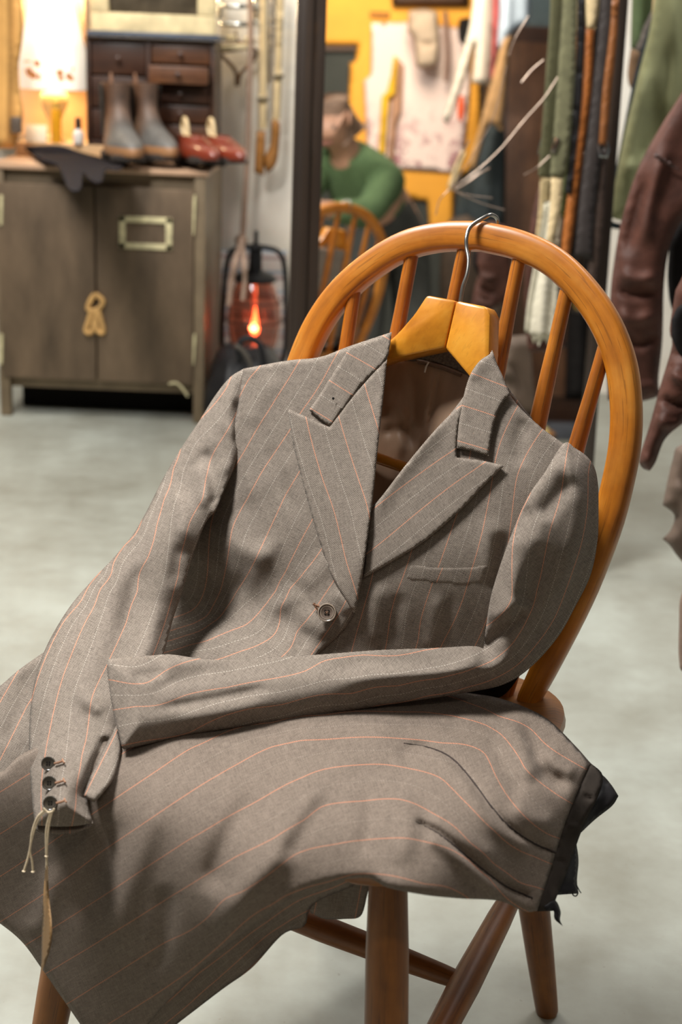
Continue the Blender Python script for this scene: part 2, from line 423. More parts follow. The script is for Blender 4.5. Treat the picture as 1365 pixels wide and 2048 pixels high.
for s1, t1, s0 in ((-.134, .372, -.124), (-.074, .420, -.080), (-.016, .434, -.030), (.045, .434, .038), (.101, .408, .084), (.150, .355, .112)):
    bm = bmesh.new(); P, R = [], []
    for k in range(15):
        q = k/14; P.append(hoop(s0+(s1-s0)*q, -.02+(t1+.02)*q)); R.append(.0072+.0026*math.sin(math.pi*min(1, q*1.15))**.8)
    add_sweep(bm, P, R, 14); link('spindle', bm, SPINW, chair)
# seat
seat_out = [(-.150, -.205), (-.195, -.165), (-.203, -.08), (-.198, .02), (-.182, .12), (-.150, .178), (-.085, .198), (0, .204), (.085, .198), (.150, .182), (.186, .130), (.198, .02), (.203, -.08), (.195, -.165), (.150, -.205), (.06, -.214), (-.06, -.214)]
so = spline(seat_out, 5, True); bm = bmesh.new()
def seat_ring(k, z): return [bm.verts.new(V3(cw((p[0]*k, p[1]*k, z)))) for p in so]
rs = [seat_ring(.80, SEATZ-.034), seat_ring(.93, SEATZ-.030), seat_ring(.985, SEATZ-.020), seat_ring(1.0, SEATZ-.010), seat_ring(.99, SEATZ-.002), seat_ring(.95, SEATZ+.001), seat_ring(.80, SEATZ-.003), seat_ring(.4, SEATZ-.007)]
bm.faces.new(rs[0][::-1]); bm.faces.new(rs[-1])
for A, B in zip(rs, rs[1:]):
    for k in range(len(A)): bm.faces.new((A[k], A[(k+1) % len(A)], B[(k+1) % len(A)], B[k]))
link('seat', bm, SEATW, chair)
legs = {}
for nm, foot, top in (('br', (.1537, .255, 0), (.118, .150, SEATZ-.012)), ('bl', (-.1537, .255, 0), (-.118, .150, SEATZ-.012)), ('fr', (.1984, -.2174, 0), (.1484, -.1574, SEATZ-.012)), ('fl', (-.1984, -.2174, 0), (-.1484, -.1574, SEATZ-.012))):
    A, B = cw(foot), cw(top); legs[nm] = (A, B); bm = bmesh.new()
    ks = [0, .01, .03, .2, .4, .6, .8, 1.0]; rr = [.0115, .0128, .0132, .0155, .0175, .0185, .0178, .0150]
    add_sweep(bm, [A+(B-A)*k for k in ks], rr, 18); link('leg', bm, LEGW, chair)
def on(nm, z): A, B = legs[nm]; return A+(B-A)*((z-A[2])/(B[2]-A[2]))
mids = []
for s_ in 'rl':
    A, B = on('f'+s_, .175), on('b'+s_, .215); mids.append((A+B)/2); bm = bmesh.new()
    add_sweep(bm, [A+(B-A)*k for k in (0, .08, .25, .5, .75, .92, 1)], [.008, .0098, .0130, .0150, .0130, .0098, .008], 16); link('stretcher', bm, LEGW, chair)
bm = bmesh.new(); A, B = mids
add_sweep(bm, [A+(B-A)*k for k in (0, .08, .25, .5, .75, .92, 1)], [.008, .0098, .0120, .0135, .0120, .0098, .008], 16); link('stretcher', bm, LEGW, chair)

# ------------------------------------------------------------------ wooden coat hanger hooked over the bow
hanger = empty('coat_hanger', hoop(0, .33, .03), 'thick orange wooden coat hanger hooked over the chair back inside the jacket', 'hanger')
def bk(x, y, h): return at_d(x, y, d_plane(x, y, hoop(0, 0)+NB*h, NB))
def slab(bm, px, h0, h1, bev=.003):
    f0 = [bm.verts.new(V3(bk(x, y, h1))) for x, y in px]; f1 = [bm.verts.new(v.co-V3(NB)*(h1-h0)) for v in f0]
    n = len(px); fs = [bm.faces.new(f0), bm.faces.new(f1[::-1])]
    for k in range(n): fs.append(bm.faces.new((f0[k], f1[k], f1[(k+1) % n], f0[(k+1) % n])))
    bmesh.ops.recalc_face_normals(bm, faces=fs)
    if bev: bmesh.ops.bevel(bm, geom=[e for e in bm.edges], offset=bev, segments=2, affect='EDGES', profile=.5)
bm = bmesh.new(); slab(bm, [(853, 590), (911, 601), (889, 696), (778, 720), (690, 752), (560, 800), (528, 778), (545, 757), (690, 715), (768, 690), (797, 664), (828, 628)], .024, .050); link('hanger_arm', bm, HANGW, hanger)
bm = bmesh.new(); slab(bm, [(912, 601), (972, 613), (981, 630), (979, 705), (976, 742), (1012, 806), (1085, 885), (1132, 938), (1108, 955), (1005, 868), (942, 757), (890, 696)], .024, .050); link('hanger_arm', bm, HANGW, hanger)
bm = bmesh.new()
hk = [bk(921, 606, .037), bk(926, 575, .036), bk(935, 548, .034), bk(938, 520, .030), bk(934, 496, .026), bk(934, 474, .024), bk(943, 452, .0175)]
pe = hoop(.009, .460); hk += [hoop(.006, .4625, .008), hoop(.0075, .4655, -.002), hoop(.009, .4630, -.012), hoop(.010, .452, -.0165), hoop(.010, .442, -.0175)]
add_sweep(bm, spline(hk, 6), .0021, 10); link('hook', bm, STEEL, hanger)
bm = bmesh.new(); add_sweep(bm, [bk(x, y, .034) for x, y in ((560, 845), (700, 897), (778, 924), (860, 952), (1010, 1005))], .0058, 14); link('trouser_bar', bm, wood('bar_beech', S(180, 106, 28), S(216, 140, 42), S(228, 158, 64), .3, .4), hanger)

# ------------------------------------------------------------------ the jacket
jacket = empty('suit_jacket', hoop(0, .25, .06), 'brown pinstriped tailored jacket with peak lapels hung over the chair back', 'jacket')
TORSO = [(488, 738, 'b', .055), (575, 722, 'b', .062), (700, 695, 'b', .060), (780, 668, 'b', .050), (985, 712, 'b', .052), (1020, 790, 'b', .060), (1100, 860, 'b', .058), (1190, 930, 'b', .050),
         (480, 850, 'b', .066), (600, 850, 'b', .078), (700, 850, 'b', .078), (600, 1000, 'b', .095), (720, 1000, 'b', .098), (850, 1000, 'b', .092), (980, 1000, 'b', .085), (1080, 960, 'b', .075), (1180, 1000, 'b', .055),
         (440, 1020, 'b', .075), (395, 1110, 'b', .080), (500, 1120, 'b', .095), (620, 1120, 'b', .105), (725, 1120, 'b', .112), (850, 1130, 'b', .104), (970, 1130, 'b', .090),
         (340, 1240, 'b', .070), (450, 1235, 'b', .085), (560, 1240, 'b', .105), (655, 1225, 'b', .120), (800, 1230, 'b', .106), (950, 1240, 'b', .084),
         (330, 1315, 'b', .115), (450, 1310, 'b', .140), (560, 1312, 'b', .145), (650, 1310, 'b', .122), (800, 1315, 'b', .098), (960, 1310, 'b', .075)]
DT = depth_field(TORSO)
FT = [(.010, 22, [(430, 1030), (455, 1075), (500, 1105), (560, 1120)]), (-.005, 20, [(470, 1000), (500, 1020), (520, 1060), (525, 1110)]), (.004, 26, [(480, 990), (540, 960), (580, 900)]),
      (-.010, 22, [(400, 1140), (440, 1165), (470, 1175), (510, 1150)]), (.008, 18, [(395, 1200), (440, 1235), (520, 1220), (580, 1190)]),
      (.010, 20, [(330, 1262), (430, 1268), (520, 1248), (575, 1195), (600, 1170)]), (-.007, 20, [(360, 1240), (430, 1240), (500, 1222), (545, 1190)]),
      (.008, 20, [(570, 1185), (590, 1220), (640, 1255), (660, 1275)]), (.007, 20, [(600, 1180), (640, 1140), (665, 1110)]),
      (-.006, 16, [(620, 1255), (600, 1290), (585, 1310)]), (.006, 14, [(660, 1180), (690, 1205), (700, 1230)]), (.006, 20, [(340, 1290), (450, 1300), (560, 1280)]),
      (.004, 18, [(884, 1180), (868, 1250), (858, 1310)]), (-.003, 14, [(908, 1180), (892, 1250), (880, 1310)]), (.006, 20, [(990, 1030), (975, 1100), (990, 1170)]), (-.008, 14, [(1010, 1060), (1000, 1120), (985, 1190)]),
      (.006, 16, [(760, 1160), (750, 1230), (745, 1300)]), (-.005, 14, [(800, 1180), (790, 1240), (780, 1300)]), (-.005, 14, [(540, 880), (560, 960), (600, 1040)]), (.005, 20, [(500, 860), (520, 800), (560, 750)]),
      (-.006, 18, [(1055, 830), (1040, 880), (1040, 940)]), (.005, 18, [(560, 1060), (520, 1130), (480, 1200)])]
def fs(F_, k): return [(f_[0]*k, *f_[1:]) for f_ in F_]
FT = fs(FT, .62)
rngw = [(random.uniform(.006, .02), random.uniform(.006, .02), random.uniform(0, 6.28)) for _ in range(9)]
def wob_of(a):
    def f(Q):
        h = np.zeros(len(Q))
        for kx, ky, p in rngw: h += np.sin(Q[:, 0]*kx+Q[:, 1]*ky*(1 if p > 3 else -1)+p)
        return a*h/3
    return f
# inside of the jacket: back lining, collar stand and hanger loop
sheet('back_lining', jacket, [(770, 690, 1), (830, 705), (890, 705), (930, 735), (985, 800), (930, 900), (850, 1010), (760, 1110), (700, 1100), (700, 900), (735, 760)],
      depth_field([(770, 690, 'b', .020), (980, 760, 'b', .020), (850, 720, 'b', .017), (850, 850, 'b', .016), (760, 1000, 'b', .018), (700, 1000, 'b', .03), (900, 950, 'b', .03), (740, 1100, 'b', .03)]), LINING, g=7, front=.001, back=.001, R=10, off=.002,
      folds=[(.004, 7, [(872, 730), (862, 790), (845, 870), (835, 920)]), (-.004, 6, [(880, 735), (870, 790), (856, 870)]), (.005, 14, [(780, 760), (800, 850), (800, 930)]), (-.004, 12, [(820, 730), (830, 800), (815, 890)]), (.003, 12, [(760, 800), (810, 830), (850, 900)]), (-.004, 10, [(760, 870), (800, 860), (840, 900)])], wob=wob_of(.0015))
sheet('back_panel', jacket, [(500, 765, 1), (640, 735), (770, 705), (860, 712), (975, 735), (1060, 830), (1150, 930, 1), (1120, 1080), (1050, 1230), (985, 1290, 1), (800, 1290), (600, 1290), (370, 1250, 1), (400, 1110), (450, 980), (490, 860)],
      depth_field([(500, 765, 'b', .020), (770, 705, 'b', .005), (860, 720, 'b', .004), (975, 735, 'b', .005), (1150, 930, 'b', .012), (850, 900, 'b', .004), (800, 800, 'b', .004), (600, 1000, 'b', .010), (1050, 1230, 'b', .016), (800, 1290, 'b', .020), (500, 1270, 'b', .030), (370, 1250, 'b', .045), (430, 1050, 'b', .040)]), FAB, g=10, front=.001, back=.001, R=8, grain=(-.3, .95), flat_uv=(.95, .3), pitch=68)
sheet('collar_stand', jacket, [(800, 712, 1), (830, 704), (870, 688), (893, 695), (925, 728), (948, 760, 1), (930, 748), (900, 735), (860, 724), (820, 722)], lambda x, y: DT(x, y)*0+d_plane(x, y, hoop(0, 0)+NB*.021, NB), NECK, g=5, front=.001, back=.001, R=4)
sheet('hanger_loop', jacket, [(832, 718, 1), (855, 722), (890, 732), (926, 748, 1), (922, 755, 1), (890, 742), (858, 732), (836, 728, 1)], lambda x, y: DT(x, y)*0+d_plane(x, y, hoop(0, 0)+NB*.0235, NB), mat('loop_cotton', S(120, 96, 78), .7, 0, .2, 40), g=4, front=.001, back=.001, R=4)
bm = bmesh.new(); add_sweep(bm, [bk(850, 745, .0255), bk(853, 733, .0262), bk(858, 724, .026)], .0009, 6); add_sweep(bm, [bk(855, 710, .0225), bk(872, 707, .0225)], .0011, 6); link('loose_thread', bm, WHITETH, jacket)
# hem behind the left sleeve and lining hanging under the elbow
sheet('back_panel', jacket, [(-60, 1420, 1), (0, 1372), (40, 1338), (88, 1304, 1), (150, 1300, 1), (150, 1480), (110, 1530, 1), (60, 1540), (0, 1566), (-60, 1585, 1)],
      depth_field([(0, 1372, 'd', 1.40), (90, 1304, 'd', 1.42), (150, 1300, 'd', 1.42), (60, 1480, 'd', 1.345), (0, 1560, 'd', 1.33), (-60, 1500, 'd', 1.36), (150, 1480, 'd', 1.36)]), FAB, stripes=[(0, [(55, 1410), (22, 1476), (-5, 1530)]), (1, [(120, 1430), (85, 1500), (60, 1550)]), (-1, [(20, 1370), (-20, 1440)])], grain=(-.4, .9), pitch=62, folds=[(-.006, 16, [(60, 1330), (40, 1420), (0, 1500)])])
sheet('back_lining', jacket, [(860, 1360, 1), (980, 1290), (1060, 1290, 1), (1040, 1350), (1000, 1395), (940, 1398), (880, 1400, 1)], depth_field([(860, 1380, 'd', 1.435), (950, 1340, 'b', .02), (1050, 1300, 'b', .03), (1000, 1395, 'd', 1.385), (930, 1398, 'd', 1.41)]), DARKLIN, g=7, front=.001, back=.001, R=8,
      folds=[(.005, 6, [(925, 1372), (960, 1368), (1000, 1385)]), (.006, 8, [(960, 1392), (1000, 1370), (1020, 1340)])], wob=wob_of(.003))
# fronts
sheet('front_panel', jacket, [(985, 700, 1), (1020, 788), (1075, 848), (1135, 892, 1), (1168, 930), (1150, 1000), (1090, 1060), (1030, 1150), (1000, 1220), (985, 1300, 1), (960, 1318), (760, 1330), (620, 1335, 1), (640, 1290), (690, 1225), (715, 1130), (725, 1040), (770, 985), (850, 890), (930, 790)], DT, FAB, g=6, off=.000, R=5,
      stripes=[(0, [(1040, 805), (1010, 863), (992, 918), (984, 968), (974, 1021), (962, 1077), (942, 1146), (918, 1222), (881, 1297)]), (1, [(1091, 851), (1059, 900), (1034, 956), (1022, 1049), (1005, 1150), (966, 1258), (950, 1293)]), (2, [(1143, 896), (1107, 936), (1085, 1000)]),
               (-1, [(930, 985), (910, 1041), (885, 1113), (861, 1178), (841, 1246), (835, 1299)]), (-2, [(850, 1010), (823, 1105), (805, 1158), (785, 1214), (770, 1303)]), (-3, [(765, 1060), (744, 1158), (724, 1230), (704, 1299)])], grain=(-.3, .95), pitch=68, folds=FT)
sheet('front_panel', jacket, [(488, 737, 1), (575, 721), (640, 714), (700, 692), (784, 664, 1), (772, 730), (757, 870), (748, 980), (738, 1060), (726, 1150), (712, 1214), (707, 1232, 1), (690, 1258), (664, 1285), (638, 1308), (620, 1330, 1), (560, 1335), (440, 1335), (300, 1335, 1), (305, 1270), (335, 1180), (355, 1100), (400, 1000), (440, 920), (470, 840)], DT, FAB, g=6, off=.005, R=5,
      stripes=[(0, [(516, 738), (492, 764)]), (1, [(597, 725), (553, 797), (516, 855), (479, 921)]), (2, [(670, 715), (637, 775), (604, 822), (575, 868), (527, 939), (483, 1020), (465, 1057), (447, 1163), (425, 1214), (404, 1240), (340, 1262)]),
               (3, [(640, 870), (597, 947), (571, 991), (534, 1071), (516, 1108), (498, 1144), (472, 1185), (443, 1229), (421, 1247), (340, 1285)]), (4, [(655, 990), (624, 1042), (600, 1086), (578, 1130), (553, 1181), (527, 1214), (490, 1251), (410, 1280), (329, 1305)]),
               (5, [(665, 1060), (641, 1102), (611, 1141), (567, 1196), (560, 1243), (542, 1276), (483, 1302), (400, 1330)]), (6, [(690, 1125), (670, 1159), (648, 1192), (622, 1232), (593, 1265), (580, 1306)]), (7, [(700, 1185), (680, 1225), (650, 1270), (630, 1300)])], grain=(-.45, .9), pitch=68, folds=FT)
# lapels and collar
FL = [(.005, 22, [(762, 760), (752, 860), (742, 1000), (728, 1120), (716, 1190)], .3)]
sheet('lapel', jacket, [(577, 818, 1), (618, 836), (659, 854, 1), (700, 800), (735, 760), (775, 715, 1), (770, 770), (757, 890), (748, 980), (738, 1060), (727, 1140), (714, 1212), (709, 1226, 1), (690, 1197), (663, 1150), (640, 1085), (618, 1010), (598, 935), (584, 875)], DT, FAB, g=5, off=.0115, R=4, front=.0010, folds=FL, back=.004,
      stripes=[(0, [(611, 829), (626, 892), (648, 965), (670, 1027), (692, 1119), (712, 1181)]), (1, [(679, 837), (699, 903), (721, 969), (740, 1027)]), (2, [(729, 767), (754, 848)]), (-1, [(548, 830), (570, 910), (600, 1000), (640, 1120)])], grain=(.25, .97), pitch=66)
sheet('collar', jacket, [(700, 694, 1), (740, 682), (784, 664, 1), (780, 695), (771, 722), (728, 765), (692, 812), (661, 853, 1), (640, 838), (618, 820, 1), (640, 789), (672, 738)], DT, FAB, g=5, off=.0118, R=4, front=.0010, back=.004, folds=[(.008, 20, [(786, 664), (770, 720), (760, 760)], .3)][:0],
      stripes=[(0, [(661, 762), (707, 791)]), (-1, [(622, 817), (666, 844)]), (1, [(697, 707), (752, 738)]), (2, [(750, 662), (795, 688)])], grain=(.85, .5), pitch=70)
sheet('lapel', jacket, [(1010, 931, 1), (962, 921), (914, 915, 1), (914, 893), (918, 850), (932, 800, 1), (880, 850), (820, 920), (770, 985), (744, 1020), (736, 1060), (727, 1156, 1), (780, 1126), (850, 1082), (920, 1022), (968, 972)], DT, FAB, g=5, off=.008, R=4, front=.0010, back=.004, folds=[(.005, 22, [(905, 815), (850, 880), (770, 980), (735, 1080)], .3)],
      stripes=[(0, [(924, 811), (877, 841), (820, 890)]), (1, [(914, 896), (833, 952), (748, 1017)]), (2, [(968, 926), (881, 988), (773, 1077), (732, 1109)])], grain=(-.8, .55), pitch=66)
sheet('collar', jacket, [(984, 706, 1), (1003, 745), (1021, 789, 1), (1006, 806), (994, 830), (984, 870), (978, 912, 1), (945, 902), (914, 896, 1), (918, 850), (926, 800), (940, 752), (960, 722)], DT, FAB, g=5, off=.0083, R=4, front=.0010, back=.004, folds=[(.003, 18, [(984, 706), (955, 735), (940, 765)], .3)],
      stripes=[(0, [(946, 747), (1006, 771)]), (1, [(926, 811), (996, 833)]), (2, [(918, 882), (978, 900)]), (-1, [(960, 690), (1015, 710)])], grain=(.95, .3), pitch=68)
sheet('pocket_welt', jacket, [(819, 1126, 1), (900, 1134), (979, 1127, 1), (966, 1169, 1), (910, 1171), (808, 1161, 1)], DT, FAB, g=5, off=.0022, R=4, front=.0012, back=.002, folds=FT,
      stripes=[(-1, [(892, 1120), (868, 1178)]), (-2, [(818, 1120), (804, 1170)]), (0, [(950, 1110), (934, 1180)])], grain=(-.3, .95), pitch=68)
# sleeves
SL = depth_field([(488, 738, 'b', .050), (400, 850, 'b', .045), (470, 930, 'b', .080), (430, 1020, 'b', .110), (340, 950, 'b', .060), (280, 1050, 'd', 1.50), (400, 1080, 'b', .125), (180, 1180, 'd', 1.46), (340, 1240, 'd', 1.425), (300, 1330, 'd', 1.37), (200, 1320, 'd', 1.365), (92, 1304, 'd', 1.375), (65, 1450, 'd', 1.29), (235, 1450, 'd', 1.275), (62, 1560, 'd', 1.225), (200, 1590, 'd', 1.195), (130, 1665, 'd', 1.165), (75, 1655, 'd', 1.175), (185, 1650, 'd', 1.17)])
FSL = [(-.010, 14, [(425, 880), (420, 940), (428, 990), (440, 1010)]), (.010, 18, [(385, 930), (410, 960), (415, 1020)]), (-.009, 14, [(425, 900), (400, 920), (370, 960), (365, 1010)]), (.010, 20, [(350, 960), (360, 1040), (375, 1110)]), (-.006, 16, [(375, 1060), (355, 1110), (345, 1180)]),
       (.008, 22, [(250, 1080), (230, 1180), (200, 1290), (160, 1400)]), (-.006, 18, [(280, 1120), (265, 1200), (240, 1290)]), (.008, 18, [(320, 1200), (300, 1290), (260, 1370)]), (-.006, 20, [(150, 1290), (130, 1370), (125, 1450)]), (.008, 16, [(140, 1385), (180, 1400), (210, 1430)]), (-.007, 14, [(150, 1420), (190, 1440), (215, 1470)]), (-.012, 10, [(168, 1600), (185, 1540), (215, 1470)], .1), (.007, 20, [(120, 1480), (130, 1560), (130, 1640)]), (.006, 12, [(455, 830), (465, 900), (450, 960)]), (-.006, 10, [(470, 790), (480, 850), (475, 900)])]
FSL = fs(FSL, .9)
sl = sheet('sleeve', jacket, [(488, 737, 1), (492, 800), (486, 860), (470, 930), (447, 985), (431, 1023, 1), (412, 1045), (388, 1105), (366, 1180), (346, 1240), (325, 1315), (290, 1390), (255, 1440), (240, 1480), (242, 1520), (215, 1540), (192, 1575), (176, 1596), (180, 1622), (186, 1646, 1), (150, 1652), (110, 1653), (70, 1650, 1), (64, 1600), (58, 1500), (64, 1390), (88, 1304), (135, 1220), (185, 1160), (225, 1118), (265, 1070), (292, 1025), (330, 950), (368, 888), (400, 840), (430, 792), (460, 755)], SL, FAB, g=5.5, soft=True, front=.024, back=.022, R=52, folds=FSL,
      stripes=[(3, [(508, 800), (492, 880), (460, 970), (425, 1050), (390, 1150)]), (2, [(489, 791), (461, 851), (428, 905), (412, 960), (405, 1000), (378, 1050), (357, 1150), (330, 1245), (306, 1311), (270, 1390), (229, 1476), (183, 1564)]), (1, [(441, 793), (400, 840), (368, 875), (337, 969), (315, 1046), (286, 1150), (253, 1245), (223, 1311), (183, 1399), (176, 1461), (161, 1535), (147, 1648)]),
               (0, [(330, 925), (300, 1010), (250, 1090), (214, 1150), (176, 1234), (139, 1318), (117, 1384), (99, 1461), (86, 1535), (82, 1590), (84, 1650)]), (-1, [(255, 1050), (183, 1175), (130, 1240), (85, 1330), (58, 1420)])], grain=(-.4, .9), pitch=72)
SR = depth_field([(1140, 895, 'b', .058), (1195, 960, 'b', .044), (1198, 1080, 'b', .034), (1062, 985, 'b', .082), (1005, 1120, 'b', .094), (1120, 1100, 'b', .072), (1150, 1210, 'd', 1.355), (980, 1200, 'b', .098), (1060, 1320, 'd', 1.345), (972, 1290, 'd', 1.340), (1000, 1365, 'd', 1.338), (860, 1300, 'd', 1.342), (850, 1400, 'd', 1.318), (650, 1312, 'd', 1.332), (650, 1430, 'd', 1.30), (430, 1318, 'd', 1.325), (430, 1460, 'd', 1.265), (217, 1320, 'd', 1.285), (245, 1497, 'd', 1.225)])
FSR = [(.012, 22, [(1135, 905), (1095, 945), (1060, 990), (1040, 1030)]), (-.010, 18, [(1150, 950), (1110, 1000), (1080, 1040)]), (.008, 24, [(1185, 930), (1168, 1040), (1130, 1150), (1060, 1270)]), (-.007, 20, [(1190, 1030), (1155, 1150), (1100, 1240), (1030, 1310)]), (.010, 20, [(1040, 1050), (1020, 1110), (1030, 1180), (1000, 1250)]), (-.007, 20, [(1090, 1080), (1065, 1150), (1050, 1230)]),
       (.008, 16, [(975, 1240), (1010, 1225), (1060, 1200)]), (-.010, 12, [(968, 1300), (990, 1275), (1030, 1240), (1050, 1215)], .15), (.009, 18, [(1000, 1300), (900, 1335), (780, 1350), (650, 1365)]), (-.008, 14, [(960, 1320), (860, 1328), (740, 1325), (640, 1340)]), (.006, 18, [(560, 1400), (450, 1425), (340, 1445)]), (-.008, 12, [(335, 1340), (300, 1350), (260, 1352)]), (.009, 14, [(470, 1325), (380, 1322), (310, 1332)]), (-.006, 14, [(440, 1345), (360, 1360), (300, 1378)]), (-.006, 10, [(560, 1370), (420, 1400), (300, 1420)])]
FSR = fs(FSR, .8)
sr = sheet('sleeve', jacket, [(1128, 887), (1152, 897), (1176, 914), (1191, 938), (1197, 970), (1198, 1010), (1196, 1080), (1182, 1150), (1152, 1212), (1118, 1272), (1065, 1332), (1010, 1368), (930, 1386), (800, 1406), (700, 1421), (600, 1437), (500, 1451), (400, 1466), (330, 1481), (245, 1499, 1), (234, 1455), (222, 1400), (214, 1335), (217, 1318, 1), (300, 1311), (345, 1309), (420, 1319), (520, 1316), (640, 1309), (760, 1300), (870, 1296), (945, 1292), (968, 1297, 1), (972, 1260), (982, 1195), (1003, 1125), (1035, 1040), (1062, 985), (1090, 945)], SR, FAB, g=5.5, soft=True, front=.023, back=.020, R=58, folds=FSR,
      stripes=[(0, [(1131, 930), (1121, 996), (1103, 1053), (1083, 1146), (1075, 1178), (1042, 1266), (982, 1323), (900, 1352), (821, 1366), (766, 1377), (565, 1409), (473, 1423), (400, 1454), (366, 1469), (250, 1490)]), (-1, [(1060, 990), (1038, 1037), (1026, 1093), (1024, 1186), (1018, 1210), (978, 1246), (850, 1300), (674, 1314), (611, 1342), (500, 1366), (366, 1392), (227, 1423)]),
               (1, [(1178, 940), (1172, 1050), (1140, 1160), (1090, 1270), (1000, 1352), (900, 1382), (760, 1410), (565, 1446)]), (-2, [(430, 1312), (352, 1330), (293, 1366), (256, 1366), (216, 1359)])], grain=(-.7, .7), pitch=64)
sheet('cuff_lining', sl, [(70, 1646, 1), (110, 1640), (186, 1640, 1), (185, 1652, 1), (150, 1666), (110, 1669), (80, 1664), (70, 1656, 1)], lambda x, y: SL(x, y)+.010, FAB, g=4, front=.001, back=.001, R=3)
sheet('vent_flap', sl, [(232, 1452, 1), (241, 1480), (242, 1505), (228, 1556), (208, 1584), (189, 1605, 1), (178, 1599), (167, 1592, 1), (182, 1550), (206, 1500)], lambda x, y: SL(x, y)-.012, FAB, g=4, front=.006, back=.003, R=14, stripes=[(0, [(229, 1472), (205, 1520), (180, 1570)]), (1, [(270, 1500), (250, 1550), (215, 1620)])], grain=(-.4, .9), pitch=72)
# buttons
def frame_at(x, y):
    n = -ray(x, y); n = n/np.linalg.norm(n)+NB*.5; n /= np.linalg.norm(n); a = np.cross(UP, n); a /= np.linalg.norm(a); return a, np.cross(n, a), n
def button(parent, x, y, d, r, body, rimm, holes):
    a, b_, n = frame_at(x, y); P = at_d(x, y, d); bm = bmesh.new()
    add_lathe(bm, [(0, 0), (r*.9, 0), (r, r*.10), (r, r*.22), (r*.95, r*.29)], P, a, b_, n, 36)
    add_lathe(bm, [(r*.95, r*.29), (r*.88, r*.30)], P, a, b_, n, 36, 1)
    add_lathe(bm, [(r*.88, r*.30), (r*.80, r*.22), (r*.74, r*.20), (r*.71, r*.235)], P, a, b_, n, 36)
    add_lathe(bm, [(r*.71, r*.235), (r*.66, r*.235)], P, a, b_, n, 36, 1)
    add_lathe(bm, [(r*.66, r*.235), (r*.4, r*.17), (0, r*.15)], P, a, b_, n, 36)
    for sx, sy in ((1, 1), (-1, 1), (1, -1), (-1, -1)):
        Q = P+a*sx*r*.17+b_*sy*r*.17
        if holes == 4: add_lathe(bm, [(r*.12, r*.15), (r*.12, r*.20), (r*.085, r*.20), (r*.08, r*.185), (0, r*.185)], Q, a, b_, n, 12, 2)
    o = link('button', bm, [body, rimm, HOLE], parent); bm = bmesh.new(); q = r*.15
    for sx in (1, -1): add_sweep(bm, [P+a*q*sx+b_*q+n*r*.17, P+n*r*.30, P-a*q*sx-b_*q+n*r*.17], r*.026, 6)
    link('thread', bm, THREAD, o); return o
def tdep(x, y): return float(DT(np.array([x]), np.array([y]))[0])-float(fold_height(np.array([[x, y]], float), FT)[0])
button(jacket, 655, 1225, tdep(655, 1225)-.012, 19/F*1.37, HORN, HORNR, 4)
bm = bmesh.new(); d_ = tdep(635, 1215)-.0115
add_sweep(bm, [at_d(x, y, d_) for x, y in ((626, 1208), (634, 1211), (644, 1215))], .0012, 6); add_sweep(bm, [at_d(x, y, d_) for x, y in ((628, 1206), (632, 1214), (638, 1222))], .0012, 6); link('buttonhole', bm, THREAD, jacket)
def sld(x, y):
    q = np.array([[x, y]], float); L = outline_loop([(187, 1648), (95, 1664), (70, 1657), (64, 1600), (58, 1500), (64, 1390), (240, 1480), (222, 1565)], 6)
    dist = seg_dist(q, L)[0][0]; k = min(1, dist/52); return float(SL(q[:, 0], q[:, 1])[0])-.024*math.sin(k*math.pi/2)-float(fold_height(q, FSL)[0])
for x, y in ((97, 1527), (99, 1566), (101, 1606)):
    d_ = sld(x, y)-.006; button(sl, x, y, d_, 14.5/F*1.2, HORND, HORND, 4)
    bm = bmesh.new(); add_sweep(bm, [at_d(px, py, sld(px, py)-.0045) for px, py in ((x+12, y), (x+20, y-2), (x+29, y-5))], .0011, 6); add_sweep(bm, [at_d(px, py, sld(px, py)-.0045) for px, py in ((x+28, y-9), (x+29, y-5), (x+32, y-1))], .0008, 6); link('buttonhole', bm, THREAD, sl)
# worn hole in the lapel corner
q = (667, 797); bm = bmesh.new(); a, b_, n = frame_at(*q); add_lathe(bm, [(.0014, 0), (.0012, .0006), (0, .0006)], at_d(*q, tdep(*q)-.0168), a, b_, n, 10); link('moth_hole', bm, HOLE, jacket)

# price tag on its string
tagd = sld(100, 1622)-.006
ptag = empty('swing_tag', at_d(92, 1760, tagd), 'narrow brown card tag hanging by pale string from the sleeve button', 'tag')
sheet('card', ptag, [(91, 1730, 1), (96, 1733, 1), (98, 1790), (104, 1850), (102, 1890), (92, 1925), (82, 1946, 1), (83, 1880), (86, 1800)], depth_field([(92, 1730, 'd', tagd-.004), (98, 1850, 'd', tagd-.012), (84, 1940, 'd', tagd+.004), (86, 1850, 'd', tagd+.010), (103, 1800, 'd', tagd-.01)]), KRAFT, g=5, front=.0004, back=.0004, R=4)
bm = bmesh.new()
for L in ([(90, 1619), (74, 1636), (64, 1665), (61, 1690), (56, 1715), (48, 1741)], [(92, 1620), (77, 1638), (66, 1668), (60, 1700), (64, 1722), (66, 1742)], [(104, 1623), (98, 1650), (94, 1690), (93, 1735)], [(101, 1623), (93, 1655), (92, 1690), (94, 1738)], [(86, 1616), (96, 1625), (106, 1622), (108, 1617)]):
    add_sweep(bm, spline([at_d(x, y, tagd-.003) for x, y in L], 4), .0010, 6)
for x, y in ((48, 1742), (66, 1743), (93, 1712)): add_lathe(bm, [(0, -.0015), (.0017, 0), (0, .0015)], at_d(x, y, tagd-.003), n=8)
link('string', bm, STRING, ptag)

